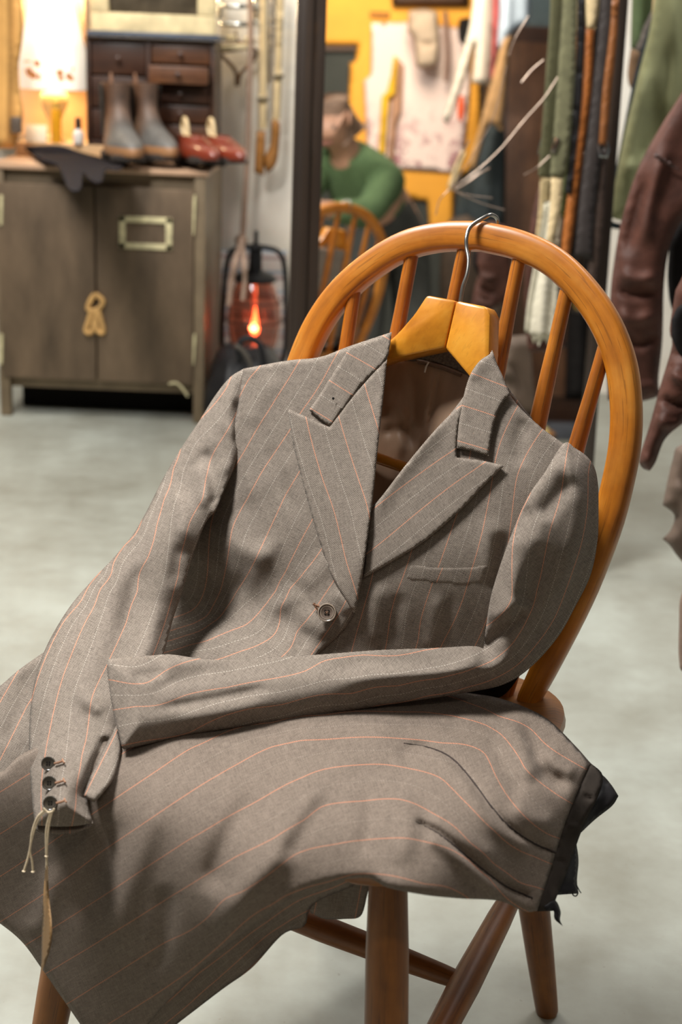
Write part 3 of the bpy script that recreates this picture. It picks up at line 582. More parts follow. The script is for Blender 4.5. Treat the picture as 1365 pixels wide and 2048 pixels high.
# ------------------------------------------------------------------ the skirt
skirt = empty('pinstripe_skirt', cw((0.02, -.05, SEATZ+.01)), 'brown pinstriped skirt spread over the chair seat with black waistband', 'skirt')
SK = depth_field([(60, 1470, 's', .012), (240, 1490, 's', .014), (450, 1470, 's', .016), (700, 1430, 's', .020), (900, 1385, 's', .020), (1000, 1395, 's', .018), (1110, 1445, 's', .014), (1180, 1525, 's', .004), (1235, 1590, 's', -.012), (1155, 1690, 's', -.04), (1080, 1815, 's', -.055), (1000, 1800, 's', -.036), (880, 1790, 's', -.006), (780, 1770, 's', .004), (700, 1650, 's', .022), (850, 1600, 's', .026), (550, 1600, 's', .020), (950, 1600, 's', .020), (1080, 1640, 's', -.004), (350, 1570, 's', .014), (180, 1520, 's', .010), (735, 1752, 's', .004),
                  (0, 1600, 'f', -.235), (130, 1680, 'f', -.24), (250, 1700, 'f', -.245), (0, 1845, 'f', -.245), (85, 1940, 'f', -.25), (160, 2048, 'f', -.255), (300, 1850, 'f', -.26), (430, 2048, 'f', -.25), (400, 1920, 'f', -.262), (500, 1750, 'f', -.252), (590, 1790, 'f', -.248), (300, 2090, 'f', -.25), (-60, 1700, 'f', -.24)])
FSK = [(-.006, 6, [(805, 1485), (860, 1494), (905, 1515), (945, 1560), (980, 1610), (1020, 1655), (1070, 1688), (1110, 1705)], .06), (.006, 14, [(830, 1505), (880, 1520), (925, 1565), (960, 1620), (1010, 1670), (1070, 1705)], .1), (-.008, 7, [(828, 1640), (880, 1668), (950, 1725), (1010, 1770), (1065, 1795)], .08), (.008, 15, [(850, 1668), (900, 1700), (960, 1755), (1010, 1790)], .15), (.006, 16, [(850, 1625), (920, 1670), (1000, 1730)], .2),
       (.014, 26, [(1000, 1425), (1040, 1470), (1058, 1520), (1085, 1560)]), (-.014, 16, [(1030, 1430), (1062, 1480), (1080, 1530), (1110, 1560), (1145, 1565)]), (.010, 18, [(1090, 1490), (1120, 1530), (1160, 1550)]), (-.008, 18, [(975, 1460), (1010, 1540), (1050, 1590)]), (.007, 20, [(1020, 1600), (1070, 1640), (1120, 1650)]),
       (.012, 32, [(640, 1520), (620, 1600), (560, 1700), (480, 1800), (420, 1880)]), (-.012, 30, [(540, 1560), (480, 1640), (440, 1720), (420, 1800)]), (-.008, 22, [(660, 1590), (610, 1650), (560, 1730)]), (.008, 30, [(330, 1560), (290, 1680), (250, 1800), (220, 1920)]), (-.008, 28, [(240, 1620), (200, 1740), (150, 1860)]), (.006, 24, [(120, 1720), (90, 1820), (60, 1880)]), (-.006, 22, [(330, 1760), (330, 1860), (300, 1960)]),
       (.010, 34, [(560, 1480), (700, 1465), (820, 1470)]), (-.005, 14, [(690, 1540), (760, 1545), (830, 1560)]), (-.007, 14, [(790, 1515), (830, 1500), (870, 1510)]), (.006, 20, [(900, 1440), (980, 1470), (1020, 1530)]), (-.005, 20, [(730, 1560), (740, 1640), (720, 1720)]), (.007, 24, [(800, 1560), (815, 1640), (800, 1740)])]
FSK = FSK[:4]+fs(FSK[4:], .95)
KS = [(0, [(0, 1753), (73, 1705), (201, 1617), (366, 1507), (400, 1489), (473, 1456), (546, 1445), (700, 1425), (850, 1424), (925, 1436), (975, 1451), (1008, 1474), (1042, 1520), (1054, 1541), (1095, 1575), (1146, 1609)]), (-1, [(0, 1668), (120, 1590), (240, 1510), (480, 1400), (700, 1365), (900, 1395), (997, 1432), (1054, 1451), (1084, 1481), (1171, 1541)]),
      (1, [(0, 1844), (110, 1773), (201, 1705), (256, 1668), (381, 1584), (455, 1540), (546, 1493), (638, 1478), (788, 1476), (850, 1482), (952, 1496), (974, 1515), (1005, 1575), (1039, 1621), (1076, 1655), (1108, 1675)]), (2, [(48, 1892), (147, 1830), (249, 1764), (366, 1687), (400, 1667), (510, 1603), (605, 1555), (656, 1537), (730, 1529), (788, 1531), (869, 1550), (891, 1564), (925, 1598), (974, 1647), (1031, 1696), (1091, 1721)]),
      (3, [(92, 1947), (220, 1870), (348, 1789), (400, 1758), (473, 1713), (583, 1658), (642, 1614), (693, 1605), (803, 1599), (847, 1617), (907, 1651), (963, 1707), (1040, 1765), (1085, 1775)]), (4, [(132, 2009), (220, 1954), (330, 1885), (400, 1850), (451, 1797), (503, 1775), (590, 1709), (642, 1694), (730, 1680), (803, 1676), (840, 1681), (895, 1696), (937, 1719), (1000, 1775)]),
      (5, [(220, 2046), (348, 1965), (421, 1907), (500, 1835), (546, 1808), (583, 1786), (656, 1764), (740, 1745), (850, 1768), (899, 1775), (944, 1802)])]
sheet('front_cloth', skirt, [(-70, 1560, 1), (0, 1545), (60, 1500), (240, 1440), (480, 1400), (700, 1372), (850, 1372), (925, 1384), (990, 1394), (1050, 1414), (1100, 1441), (1150, 1490), (1182, 1526, 1), (1158, 1580), (1130, 1650), (1105, 1730), (1088, 1785), (1075, 1822, 1), (1050, 1823), (1000, 1802), (920, 1797), (850, 1790), (775, 1775), (736, 1756), (660, 1765), (590, 1792), (500, 1858), (440, 1905), (385, 1955), (330, 2010), (270, 2080, 1), (180, 2080, 1), (158, 2045), (120, 1990), (84, 1938), (45, 1885), (0, 1847), (-70, 1800, 1)], SK, FABS, g=7, front=.006, back=.003, R=18, folds=FSK, stripes=KS, grain=(.85, -.35), pitch=84, wob=wob_of(.0018))
def skd(x, y): q = np.array([[x, y]], float); return float(SK(q[:, 0], q[:, 1])[0])-float(fold_height(q, FSK)[0])-.006-float(wob_of(.0018)(q)[0])
SEAM = mat('dark_brown_seam', S(40, 30, 26), .9)
for L in ([(808, 1486), (860, 1496), (905, 1518), (945, 1562), (980, 1610), (1020, 1655), (1070, 1688), (1112, 1705)], [(832, 1643), (880, 1670), (950, 1727), (1010, 1772), (1066, 1797)]):
    bm = bmesh.new(); LL = spline(L, 6); add_sweep(bm, [at_d(p[0], p[1], skd(p[0], p[1])-.0003) for p in LL], [.0003+.0008*min(1, k/8) for k in range(len(LL))], 8); link('seam', bm, SEAM, skirt)
sheet('hem_fold', skirt, [(240, 2085, 1), (312, 1992), (368, 1934), (424, 1884), (488, 1842), (586, 1784), (658, 1758), (736, 1750, 1), (700, 1775), (640, 1800), (618, 1823), (609, 1852), (565, 1870), (505, 1935), (450, 1975), (400, 2013), (340, 2060), (310, 2090, 1)], depth_field([(385, 1955, 'f', -.238), (500, 1855, 'f', -.233), (600, 1788, 'f', -.226), (736, 1752, 'f', -.190), (609, 1850, 'f', -.17), (505, 1935, 'f', -.20), (400, 2013, 'f', -.215), (300, 2090, 'f', -.228)]), FABS, g=7, front=.002, back=.002, R=8,
      stripes=[(0, [(400, 1945), (500, 1870), (600, 1800), (700, 1765)]), (1, [(340, 2040), (400, 1990), (500, 1900), (560, 1850)])], grain=(.8, -.5), pitch=84, folds=[(.006, 12, [(520, 1880), (500, 1910), (480, 1925)])])
sheet('back_cloth', skirt, [(600, 1770, 1), (680, 1745), (745, 1745, 1), (735, 1790), (722, 1832), (690, 1838), (650, 1838), (622, 1826, 1)], depth_field([(600, 1770, 'f', -.16), (745, 1745, 'f', -.16), (722, 1832, 'f', -.13), (622, 1826, 'f', -.13)]), FABS, g=7, front=.002, back=.002, R=8, stripes=[(0, [(640, 1770), (628, 1830)]), (1, [(725, 1760), (712, 1830)])], grain=(-.1, 1), pitch=84, folds=[(.005, 10, [(660, 1770), (655, 1830)]), (-.005, 10, [(690, 1770), (685, 1830)])])
WB = lambda x, y: SK(x, y)+.003
sheet('waistband', skirt, [(1180, 1524, 1), (1206, 1550), (1198, 1590), (1165, 1660), (1140, 1730), (1112, 1800), (1106, 1822, 1), (1072, 1823, 1), (1084, 1785), (1102, 1730), (1128, 1650), (1156, 1580)], WB, WAIST, g=6, front=.003, back=.002, R=7, off=.001, folds=[(-.003, 4, [(1165, 1590), (1190, 1600)]), (.003, 6, [(1135, 1650), (1160, 1655)]), (-.003, 5, [(1110, 1720), (1135, 1725)])], wob=wob_of(.002))
sheet('lining', skirt, [(1190, 1545, 1), (1206, 1550), (1224, 1570), (1238, 1592, 1), (1225, 1612), (1190, 1640), (1152, 1676, 1), (1158, 1720), (1155, 1760), (1158, 1787, 1), (1115, 1790, 1), (1095, 1770), (1130, 1660)], WB, DARKLIN, g=6, front=.002, back=.002, R=6, off=-.006, folds=[(.004, 8, [(1210, 1580), (1180, 1620), (1140, 1660)]), (.004, 10, [(1140, 1700), (1130, 1770)])])
sheet('waist_tie', skirt, [(1085, 1812, 1), (1110, 1800), (1122, 1822), (1121, 1840), (1127, 1853, 1), (1110, 1838), (1108, 1822), (1095, 1822)], WB, DARKLIN, g=4, front=.002, back=.001, R=4, off=.002)
bm = bmesh.new(); dd = float(WB(np.array([1150.]), np.array([1790.]))[0])
add_sweep(bm, spline([at_d(x, y, dd) for x, y in ((1146, 1782), (1147, 1790), (1153, 1792), (1157, 1786))], 4), .0006, 6); add_sweep(bm, [at_d(x, y, dd) for x, y in ((1154, 1770), (1160, 1782), (1163, 1786))], .0005, 6); link('loose_thread', bm, DARKLIN, skirt)
# ------------------------------------------------------------------ metal cabinet
OLDMETAL = mat('worn_bare_metal', S(106, 89, 71), .5, .35, .42, 11, .15, (1, 1, .3))
OLDMETAL2 = mat('worn_metal_frame', S(124, 108, 86), .5, .35, .2, 9, .1)
PALEMETAL = mat('scraped_pale_paint', S(196, 186, 146), .6, 0, .3, 40)
ROPE = mat('tan_leather_knot', S(198, 156, 96), .8, 0, .25, 60)
CY0, CY1, CX0, CX1, CZ0, CZ1 = 3.95, 4.45, -.985, -.405, .082, .692
cab = empty('metal_cabinet', (-.695, 4.2, 0), 'worn brown-grey metal cabinet with two doors and a pale label holder', 'cabinet')
bm = bmesh.new(); add_box(bm, ((CX0+CX1)/2, (CY0+CY1)/2+.008, (CZ0+CZ1)/2), (CX1-CX0, CY1-CY0-.016, CZ1-CZ0), None, .006); link('body', bm, OLDMETAL2, cab)
bm = bmesh.new(); add_box(bm, ((CX0+CX1)/2, (CY0+CY1)/2, CZ1+.006), (CX1-CX0+.02, CY1-CY0+.02, .014), None, .004); link('top', bm, mat('rubbed_metal_top', S(184, 150, 122), .45, .1, .15, 6, .05), cab)
xm = float(at_y(193, 560, CY0)[0])
doors = []
for xa, xb in ((CX0+.012, xm-.002), (xm+.002, CX1-.030)):
    bm = bmesh.new(); add_box(bm, ((xa+xb)/2, CY0-.004, (CZ0+CZ1)/2-.002), (xb-xa, .016, CZ1-CZ0-.07), None, .004); doors.append(link('door', bm, OLDMETAL, cab))
hx, hz = float(at_y(293, 465, CY0)[0]), float(at_y(293, 465, CY0)[2])
bm = bmesh.new(); y_ = CY0-.014
for dx, dz, sx, sz in ((0, .036, .146, .016), (0, -.036, .146, .016), (-.064, 0, .018, .088), (.064, 0, .018, .088)): add_box(bm, (hx+dx, y_, hz+dz), (sx, .006, sz), None, .002)
o = link('label_holder', bm, PALEMETAL, doors[1])
for y0, y1 in ((390, 470), (668, 730)):
    bm = bmesh.new(); a = at_y(390, y0, CY0-.012); b_ = at_y(387, y1, CY0-.012); add_sweep(bm, [a, a+(b_-a)*.2, b_], [.003, .0045, .002], 8); link('hinge', bm, PALEMETAL, doors[1])
for y0 in (390, 668):
    bm = bmesh.new(); a = at_y(3, y0, CY0-.012); b_ = at_y(2, y0+60, CY0-.012); add_sweep(bm, [a, b_], .005, 8); link('hinge', bm, PALEMETAL, doors[0])
for x_ in (CX0+.015, CX1-.014):
    for yy in (CY0+.01, CY1-.02):
        bm = bmesh.new(); add_box(bm, (x_, yy, (CZ1-.004)/2), (.030, .030, CZ1-.004), None, .003); link('leg', bm, OLDMETAL2, cab)
bm = bmesh.new()
for L in ([(190, 588), (182, 600), (176, 616), (186, 622), (200, 615), (206, 602), (196, 592), (190, 588)], [(185, 618), (178, 640), (172, 662), (183, 664), (190, 640), (194, 620)], [(196, 620), (202, 640), (207, 664), (196, 662), (190, 636)]):
    add_sweep(bm, spline([at_y(x, y, CY0-.020) for x, y in L], 4), .0075, 8)
link('knotted_pull', bm, ROPE, cab)
bm = bmesh.new(); add_sweep(bm, spline([at_y(x, y, CY0-.016) for x, y in ((338, 768), (352, 766), (364, 776), (376, 793))], 4), .0035, 8); link('loose_wire', bm, PALEMETAL, cab)
bm = bmesh.new(); add_box(bm, ((CX0+CX1)/2, CY0+.13, .041), (CX1-CX0-.07, .012, .080)); link('shade_board', bm, mat('under_cabinet_shade', S(26, 24, 22), .9, 0, .2, 20, 0, None, 0, 0, .1), cab)  # added black panel; its colour stands in for deep shade under the cabinet
# raised board at the back of the cabinet
RZ = .745
bm = bmesh.new(); add_box(bm, ((CX0+CX1)/2, 4.335, (CZ1+.013+RZ)/2), (CX1-CX0, .22, RZ-CZ1-.013), None, .004)
tag(link('riser_board', bm, mat('pale_board', S(196, 160, 118), .6, 0, .15, 6), None), 'pale raised board along the back of the cabinet top', 'board')
TOPZ = CZ1+.0135
# drawer unit
DKW = wood('dark_walnut', S(40, 22, 14), S(62, 36, 22), S(84, 52, 32), .4, .2, False, (4, 30, 60))
MIDW = wood('mid_walnut', S(66, 40, 24), S(96, 60, 36), S(120, 78, 48), .4, .2, False, (4, 30, 60))
DY = 4.235
def zy(x, y, Y): return float(at_y(x, y, Y)[2])
def xy(x, y, Y): return float(at_y(x, y, Y)[0])
ux0, ux1 = xy(174, 180, DY), xy(430, 180, DY); uz1 = zy(300, 78, DY); uz0 = RZ
du = empty('drawer_unit', ((ux0+ux1)/2, DY+.1, uz0), 'small dark wooden chest of drawers standing on the metal cabinet', 'drawers')
bm = bmesh.new(); xc = xy(298, 180, DY); th = .012
add_box(bm, ((ux0+ux1)/2, DY+.19, (uz0+uz1)/2), (ux1-ux0, .012, uz1-uz0))
for x_ in (ux0+th/2, xc, ux1-th/2): add_box(bm, (x_, DY+.09, (uz0+uz1)/2), (th, .20, uz1-uz0), None, .002)
for z_ in (uz0+th/2, uz1-th/2): add_box(bm, ((ux0+ux1)/2, DY+.09, z_), (ux1-ux0, .20, th), None, .002)
link('carcass', bm, DKW, du)
for (xa, xb, n, op) in ((ux0+th, xc-th/2, 3, -1), (xc+th/2, ux1-th, 5, 3)):
    hh = (uz1-uz0-2*th)/n
    for k in range(n):
        out = .055 if k == op else 0; zc = uz0+th+hh*(k+.5)
        bm = bmesh.new(); add_box(bm, ((xa+xb)/2, DY+.004-out, zc), (xb-xa-.004, .014, hh-.006), None, .003)
        add_box(bm, ((xa+xb)/2, DY+.08-out, zc-hh*.1), (xb-xa-.016, .14, hh*.6))
        d_ = link('drawer', bm, MIDW if (n == 5 and k in (3, 4)) else DKW, du)
        bm = bmesh.new(); add_lathe(bm, [(0, 0), (.004, 0), (.004, .006), (.008, .010), (.008, .014), (0, .017)], ((xa+xb)/2, DY-.003-out, zc), (1, 0, 0), (0, 0, 1), (0, -1, 0), 14); link('knob', bm, DKW, d_)
# slate-blue slab and distressed frame above the drawers
tz = uz1
bm = bmesh.new(); add_box(bm, ((ux0+ux1)/2+.01, DY+.085, tz+.009), (ux1-ux0+.01, .23, .016), None, .003)
tag(link('tray', bm, mat('slate_blue_metal', S(86, 92, 104), .35, .4, .15, 20), None), 'thin slate-blue tray lying on top of the dark drawers', 'tray')
CREAM = mat('chipped_cream_paint', S(214, 196, 152), .7, 0, .25, 22, .1)
fr = empty('picture_frame', ((ux0+ux1)/2, DY+.06, tz+.017), 'chipped cream picture frame with dark glass leaning above the drawers', 'frame')
fz0, fz1 = tz+.017, tz+.017+.26; fx0, fx1 = ux0+.005, ux1-.005; fwid = .052
for c_, s_ in ((((fx0+fx1)/2, DY+.06, fz0+fwid/2), (fx1-fx0, .03, fwid)), (((fx0+fx1)/2, DY+.06, fz1-fwid/2), (fx1-fx0, .03, fwid)), ((fx0+fwid/2, DY+.06, (fz0+fz1)/2), (fwid, .0305, fz1-fz0-2*fwid)), ((fx1-fwid/2, DY+.06, (fz0+fz1)/2), (fwid, .0305, fz1-fz0-2*fwid))):
    bm = bmesh.new(); add_box(bm, c_, s_, None, .006); link('frame_rail', bm, CREAM, fr)
bm = bmesh.new(); add_box(bm, ((fx0+fx1)/2, DY+.066, (fz0+fz1)/2), (fx1-fx0-2*fwid, .008, fz1-fz0-2*fwid)); link('glass', bm, mat('dark_speckled_glass', S(74, 66, 54), .15, 0, .5, 14, 0, None, 0, .3), fr)
# lamp
LAMPY = 4.32
lx, lz = xy(108, 178, LAMPY), zy(108, 178, LAMPY)
lamp = empty('table_lamp', (lx, LAMPY, RZ), 'lit table lamp with a white flower-printed shade on a cream base', 'lamp')
m, t, b = nt('printed_shade'); oc = tex(t, 'Object'); sep = t.nodes.new('ShaderNodeSeparateXYZ'); t.links.new(oc, sep.inputs[0])
vo = t.nodes.new('ShaderNodeTexVoronoi'); vo.inputs['Scale'].default_value = 42; t.links.new(oc, vo.inputs['Vector'])
zb = math_node(t, 'MULTIPLY', math_node(t, 'LESS_THAN', math_node(t, 'ABSOLUTE', math_node(t, 'SUBTRACT', sep.outputs[2], float(lz-RZ)+.052)), .026), math_node(t, 'LESS_THAN', math_node(t, 'ABSOLUTE', math_node(t, 'SUBTRACT', math_node(t, 'ABSOLUTE', sep.outputs[0]), .045)), .026))
fl = math_node(t, 'MULTIPLY', zb, math_node(t, 'LESS_THAN', vo.outputs['Distance'], .52))
cshade = mixc(t, fl, S(250, 240, 222), mixc(t, noise(t, 45, oc, 2), S(226, 134, 26), S(120, 104, 90)))
t.links.new(cshade, b.inputs['Base Color']); t.links.new(cshade, b.inputs['Emission Color']); b.inputs['Emission Strength'].default_value = .45; b.inputs['Roughness'].default_value = .8; SHADE = m
bm = bmesh.new(); r1, r2, hh = .097, .060, .27
add_lathe(bm, [(r1, lz-RZ), (r1+.001, lz-RZ+.10), (r1-.012, lz-RZ+.14), (r2, lz-RZ+hh), (r2-.002, lz-RZ+hh), (r1-.014, lz-RZ+.14), (r1-.002, lz-RZ+.10), (r1-.002, lz-RZ)], (0, 0, 0), n=40)
o = link('lamp_shade', bm, SHADE, None); o.parent = lamp
bm = bmesh.new(); zz = lz-RZ
add_lathe(bm, [(0, 0), (.030, 0), (.030, .010), (.012, .020), (.012, zz*.25), (.022, zz*.45), (.040, zz*.72), (.042, zz*.86), (.034, zz*.94), (.014, zz*.98), (.010, zz+.06), (0, zz+.06)], (0, 0, 0), n=28)
o = link('lamp_base', bm, mat('cream_ceramic', S(214, 190, 138), .35, 0, .08, 10, 0, None, 0, .3), None); o.parent = lamp
bm = bmesh.new(); add_lathe(bm, [(0, zz+.06), (.014, zz+.062), (.026, zz+.10), (.028, zz+.12), (.018, zz+.142), (0, zz+.148)], (0, 0, 0), n=20)
o = link('bulb', bm, emit('warm_bulb', (1.0, .82, .55), 14), None); o.parent = lamp
pl = bpy.data.lights.new('lamp_glow', 'POINT'); pl.energy = 11; pl.color = (1.0, .74, .40); pl.shadow_soft_size = .05
o = bpy.data.objects.new('lamp_glow', pl); COL.objects.link(o); o.location = (lx, LAMPY, lz+.29)
# bottles and card
by = 4.24
def at_top(x, Y, z): p = at_y(x, 280, Y); return (float(p[0]), Y, z)
bt = empty('oil_bottle', at_top(113, by, RZ), 'tall yellow glass bottle standing in front of the lamp base', 'bottle')
bm = bmesh.new(); add_lathe(bm, [(0, 0), (.014, 0), (.015, .004), (.015, .085), (.011, .098), (0, .099)], (0, 0, 0), n=20); o = link('bottle_body', bm, mat('amber_liquid', S(222, 158, 34), .2, 0, .15, 12, 0, None, 0, .5), None); o.parent = bt
bm = bmesh.new(); add_lathe(bm, [(.012, .098), (.0125, .115), (0, .116)], (0, 0, 0), n=20); o = link('cap', bm, mat('gold_cap', S(232, 190, 96), .3, .3), None); o.parent = bt
bt = empty('polish_bottle', at_top(157, 4.23, RZ), 'small clear bottle with a black cap beside the drawers', 'bottle')
bm = bmesh.new(); add_lathe(bm, [(0, 0), (.015, 0), (.016, .003), (.016, .030), (.008, .042), (0, .043)], (0, 0, 0), n=20); o = link('bottle_body', bm, mat('clear_glass', S(216, 210, 204), .1, 0, .1, 12, 0, None, 0, .4), None); o.parent = bt
bm = bmesh.new(); add_lathe(bm, [(.009, .042), (.009, .072), (.007, .074), (0, .074)], (0, 0, 0), n=16); o = link('cap', bm, mat('black_plastic', S(36, 34, 36), .4), None); o.parent = bt
bm = bmesh.new(); p = at_top(72, 4.235, RZ); add_box(bm, (p[0], p[1], RZ+.024), (.062, .004, .048), Matrix.Rotation(math.radians(-12), 3, 'X'), .0006); tag(link('card', bm, mat('white_card', S(240, 226, 200), .8, 0, .04, 10), None), 'small white card propped up left of the yellow bottle', 'card')
# backing board behind the lamp and hanging ochre cloth
bm = bmesh.new(); x0, x1 = xy(-40, 100, 4.44), xy(171, 100, 4.44); add_box(bm, ((x0+x1)/2, 4.445, RZ+.30), (x1-x0, .012, .60)); tag(link('board', bm, mat('pale_plywood', S(222, 182, 136), .7, 0, .08, 5), None), 'pale upright board behind the lit lamp', 'board')
sheet('hanging_cloth', None, [(-60, -40, 1), (40, -40, 1), (47, 60), (36, 150), (46, 230), (30, 296, 1), (-60, 300, 1)], yplane(4.10), mat('ochre_cloth', S(206, 156, 88), .85, 0, .2, 8), g=9, front=.02, back=.02, R=25, folds=[(.02, 9, [(10, -40), (15, 100), (8, 290)], 0), (-.02, 8, [(28, -40), (25, 120), (28, 280)], 0)])
tag(bpy.data.objects['hanging_cloth'], 'ochre cloth hanging at the left edge beside the lamp', 'cloth')
bm = bmesh.new(); a = at_y(10, 215, 4.085); add_box(bm, at_y(33, 250, 4.08), (.03, .02, .045), None, .006); tag(link('tin', bm, mat('dull_tin', S(96, 84, 74), .4, .3), None), 'small dark tin beside the ochre cloth', 'tin')

# ------------------------------------------------------------------ shoes on the cabinet
def sole_outline(L, w):  # heel at 0, toe at L
    return [(0, 0), (.06*L, .36*w), (.2*L, .40*w), (.42*L, .33*w), (.68*L, .48*w), (.86*L, .40*w), (L, .04*w), (.97*L, -.16*w), (.86*L, -.38*w), (.68*L, -.46*w), (.42*L, -.34*w), (.2*L, -.38*w), (.06*L, -.34*w)]
def footwear(name, label, cat, loc, rz, L, w, rings, m_up, m_sole, heel, group, scale=1.0):
    root = empty(name, loc, label, cat, group); root.rotation_euler.z = rz
    so_ = spline(sole_outline(L, w), 4, True); bm = bmesh.new()
    def ring(k, z, sh=0): return [bm.verts.new((L*.5+(p[0]-L*.5)*k+sh, p[1]*k, z+(.006*max(0, (p[0]-.75*L)/(.25*L))**2))) for p in so_]
    rs_ = [ring(.97, 0), ring(1.03, .003), ring(1.03, .016), ring(.98, .019)]
    bm.faces.new(rs_[0][::-1]); bm.faces.new(rs_[-1])
    for A, B in zip(rs_, rs_[1:]):
        for k in range(len(A)): bm.faces.new((A[k], A[(k+1) % len(A)], B[(k+1) % len(A)], B[k]))
    add_box(bm, (.13*L, 0, -heel/2+.002), (.25*L, .68*w, heel), None, .003) if heel else None
    o = link('sole', bm, m_sole, None); o.parent = root; o.location.z = heel
    bm = bmesh.new(); R_ = []
    for (z, xa, xb, kw) in rings:       # height, back x, front x, width factor
        rr = []
        for k in range(24):
            a_ = 2*math.pi*k/24; cx_, sx_ = math.cos(a_), math.sin(a_)
            x_ = (xa+xb)/2-(xb-xa)/2*cx_
            q = (x_-xa)/(xb-xa)
            y_ = w*.5*kw*sx_*(1.0 if z > .055 else (.85+.22*math.sin(q*math.pi*.9)))
            rr.append(bm.verts.new((x_, y_, z+heel)))
        R_.append(rr)
    for A, B in zip(R_, R_[1:]):
        for k in range(24): bm.faces.new((A[k], B[k], B[(k+1) % 24], A[(k+1) % 24]))
    bmesh.ops.recalc_face_normals(bm, faces=bm.faces)
    o = link('upper', bm, m_up, None); o.parent = root
    sm = o.modifiers.new('sub', 'SUBSURF'); sm.levels = 1; sm.render_levels = 2
    so2 = o.modifiers.new('thick', 'SOLIDIFY'); so2.thickness = .003
    return root
m, t, b = nt('scuffed_boot_leather'); oc = tex(t, 'Object'); f_ = noise(t, 9, oc, 4, .65); sep = t.nodes.new('ShaderNodeSeparateXYZ'); t.links.new(oc, sep.inputs[0])
cb = ramp(t, f_, [(.28, S(52, 36, 26)), (.5, S(96, 66, 46)), (.72, S(140, 98, 66))]); cg = ramp(t, f_, [(.3, S(66, 63, 60)), (.7, S(106, 103, 99))])
fx = math_node(t, 'MULTIPLY', math_node(t, 'SUBTRACT', sep.outputs[0], .09), 14.0, True); c = mixc(t, fx, cb, cg)
c = mixc(t, math_node(t, 'LESS_THAN', sep.outputs[2], .058), c, S(150, 108, 72)); t.links.new(c, b.inputs['Base Color']); b.inputs['Roughness'].default_value = .55; BOOTL = m
BOOTS = mat('dark_rubber_sole', S(44, 38, 34), .7, 0, .2, 30)
REDL = mat('oxblood_leather', S(118, 46, 28), .3, 0, .2, 14, 0, None, 0, .4)
boot_rings = [(.016, .004, .268, .94), (.030, .000, .272, .98), (.050, .000, .262, .94), (.066, .002, .225, .84), (.085, .004, .170, .78), (.110, .006, .128, .74), (.140, .006, .112, .74), (.170, .004, .110, .78), (.198, .000, .112, .82), (.200, .000, .112, .82)]
def on_top(x, Y): p = at_y(x, 300, Y); return (float(p[0]), Y, TOPZ)
for (x_, Y, rz, lab) in ((224, 4.10, -1.18, 'scuffed brown ankle boot nearest the black glove'), (272, 4.18, -1.04, 'scuffed brown ankle boot beside the red-brown shoes')):
    bo = footwear('ankle_boot', lab, 'boot', on_top(x_, Y), rz, .258, .096, boot_rings, BOOTL, BOOTS, .018, 'scuffed ankle boots on the cabinet')
    bm = bmesh.new(); add_sweep(bm, [(.0, 0, .205), (-.010, 0, .225), (-.004, 0, .240), (.006, 0, .225), (.008, 0, .205)], .004, 8); o = link('pull_tab', bm, mat('boot_tab', S(120, 84, 60), .7), None); o.parent = bo
    for s_ in (1, -1):
        bm = bmesh.new(); sh = [(.035, .06), (.075, .06), (.085, .195), (.030, .195)]
        vs = [bm.verts.new((x, s_*(.037 if z < .1 else .0425), z+.018)) for x, z in sh]; bm.faces.new(vs if s_ > 0 else vs[::-1]); 
        r_ = bmesh.ops.solidify(bm, geom=bm.faces[:], thickness=.004); o = link('elastic_gusset', bm, mat('grey_elastic', S(70, 66, 62), .9, 0, .2, 120), None); o.parent = bo
shoe_rings = [(.012, .004, .262, .90), (.024, .000, .268, .96), (.040, .000, .258, .90), (.052, .004, .205, .78), (.060, .006, .150, .74), (.066, .006, .140, .74), (.067, .006, .140, .74)]
for (x_, Y, rz, lab) in ((366, 4.13, -1.12, 'polished red-brown shoe beside the ankle boots'), (418, 4.15, -1.12, 'polished red-brown shoe at the right end of the cabinet top')):
    sh_ = footwear('dress_shoe', lab, 'shoe', on_top(x_, Y), rz, .245, .088, shoe_rings, REDL, BOOTS, .020, 'red-brown shoes on the cabinet')
    bm = bmesh.new(); add_sweep(bm, [(.02, 0, .075), (.05, 0, .074), (.10, 0, .066), (.16, 0, .058)], [.014, .012, .016, .02], 12); add_sweep(bm, spline([(.012, 0, .080), (-.004, 0, .105), (.010, 0, .128), (.030, 0, .118), (.045, 0, .080)], 4), .006, 8); o = link('shoe_tree', bm, mat('pale_shoe_tree', S(206, 180, 136), .45, 0, .12, 20), None); o.parent = sh_
# black knitted glove spilling over the cabinet edge
KNIT = mat('black_knit', S(34, 31, 34), .95, 0, .25, 160, .3, None, 0, 0, .08)
def glove_d(x, y):
    top = depth_of(at_z(x, y, TOPZ+.010)); fr_ = depth_of(at_y(x, y, CY0-.022)); return np.minimum(top, fr_)
def soft_glove(x, y):
    return np.minimum(at_z(x, y, TOPZ+.012)[..., 1], np.where(np.asarray(y) > 333, CY0-.028, 4.205))/ray(x, y)[..., 1]
sheet('knit_glove', None, [(48, 296, 1), (60, 292), (120, 291), (165, 305), (210, 316), (255, 322, 1), (246, 336), (236, 342), (214, 340), (209, 352), (204, 365), (190, 366), (177, 358), (168, 348), (165, 368), (161, 381), (147, 384), (134, 374), (124, 350), (114, 332), (84, 322), (62, 308)], soft_glove, KNIT, g=4, front=.010, back=.006, R=12, folds=[(-.006, 4, [(168, 350), (166, 330), (160, 315)]), (-.005, 4, [(212, 342), (200, 328), (190, 318)]), (.005, 8, [(70, 300), (120, 310), (150, 350)])])
tag(bpy.data.objects['knit_glove'], 'black knitted glove with its fingers drooping over the cabinet edge', 'glove')

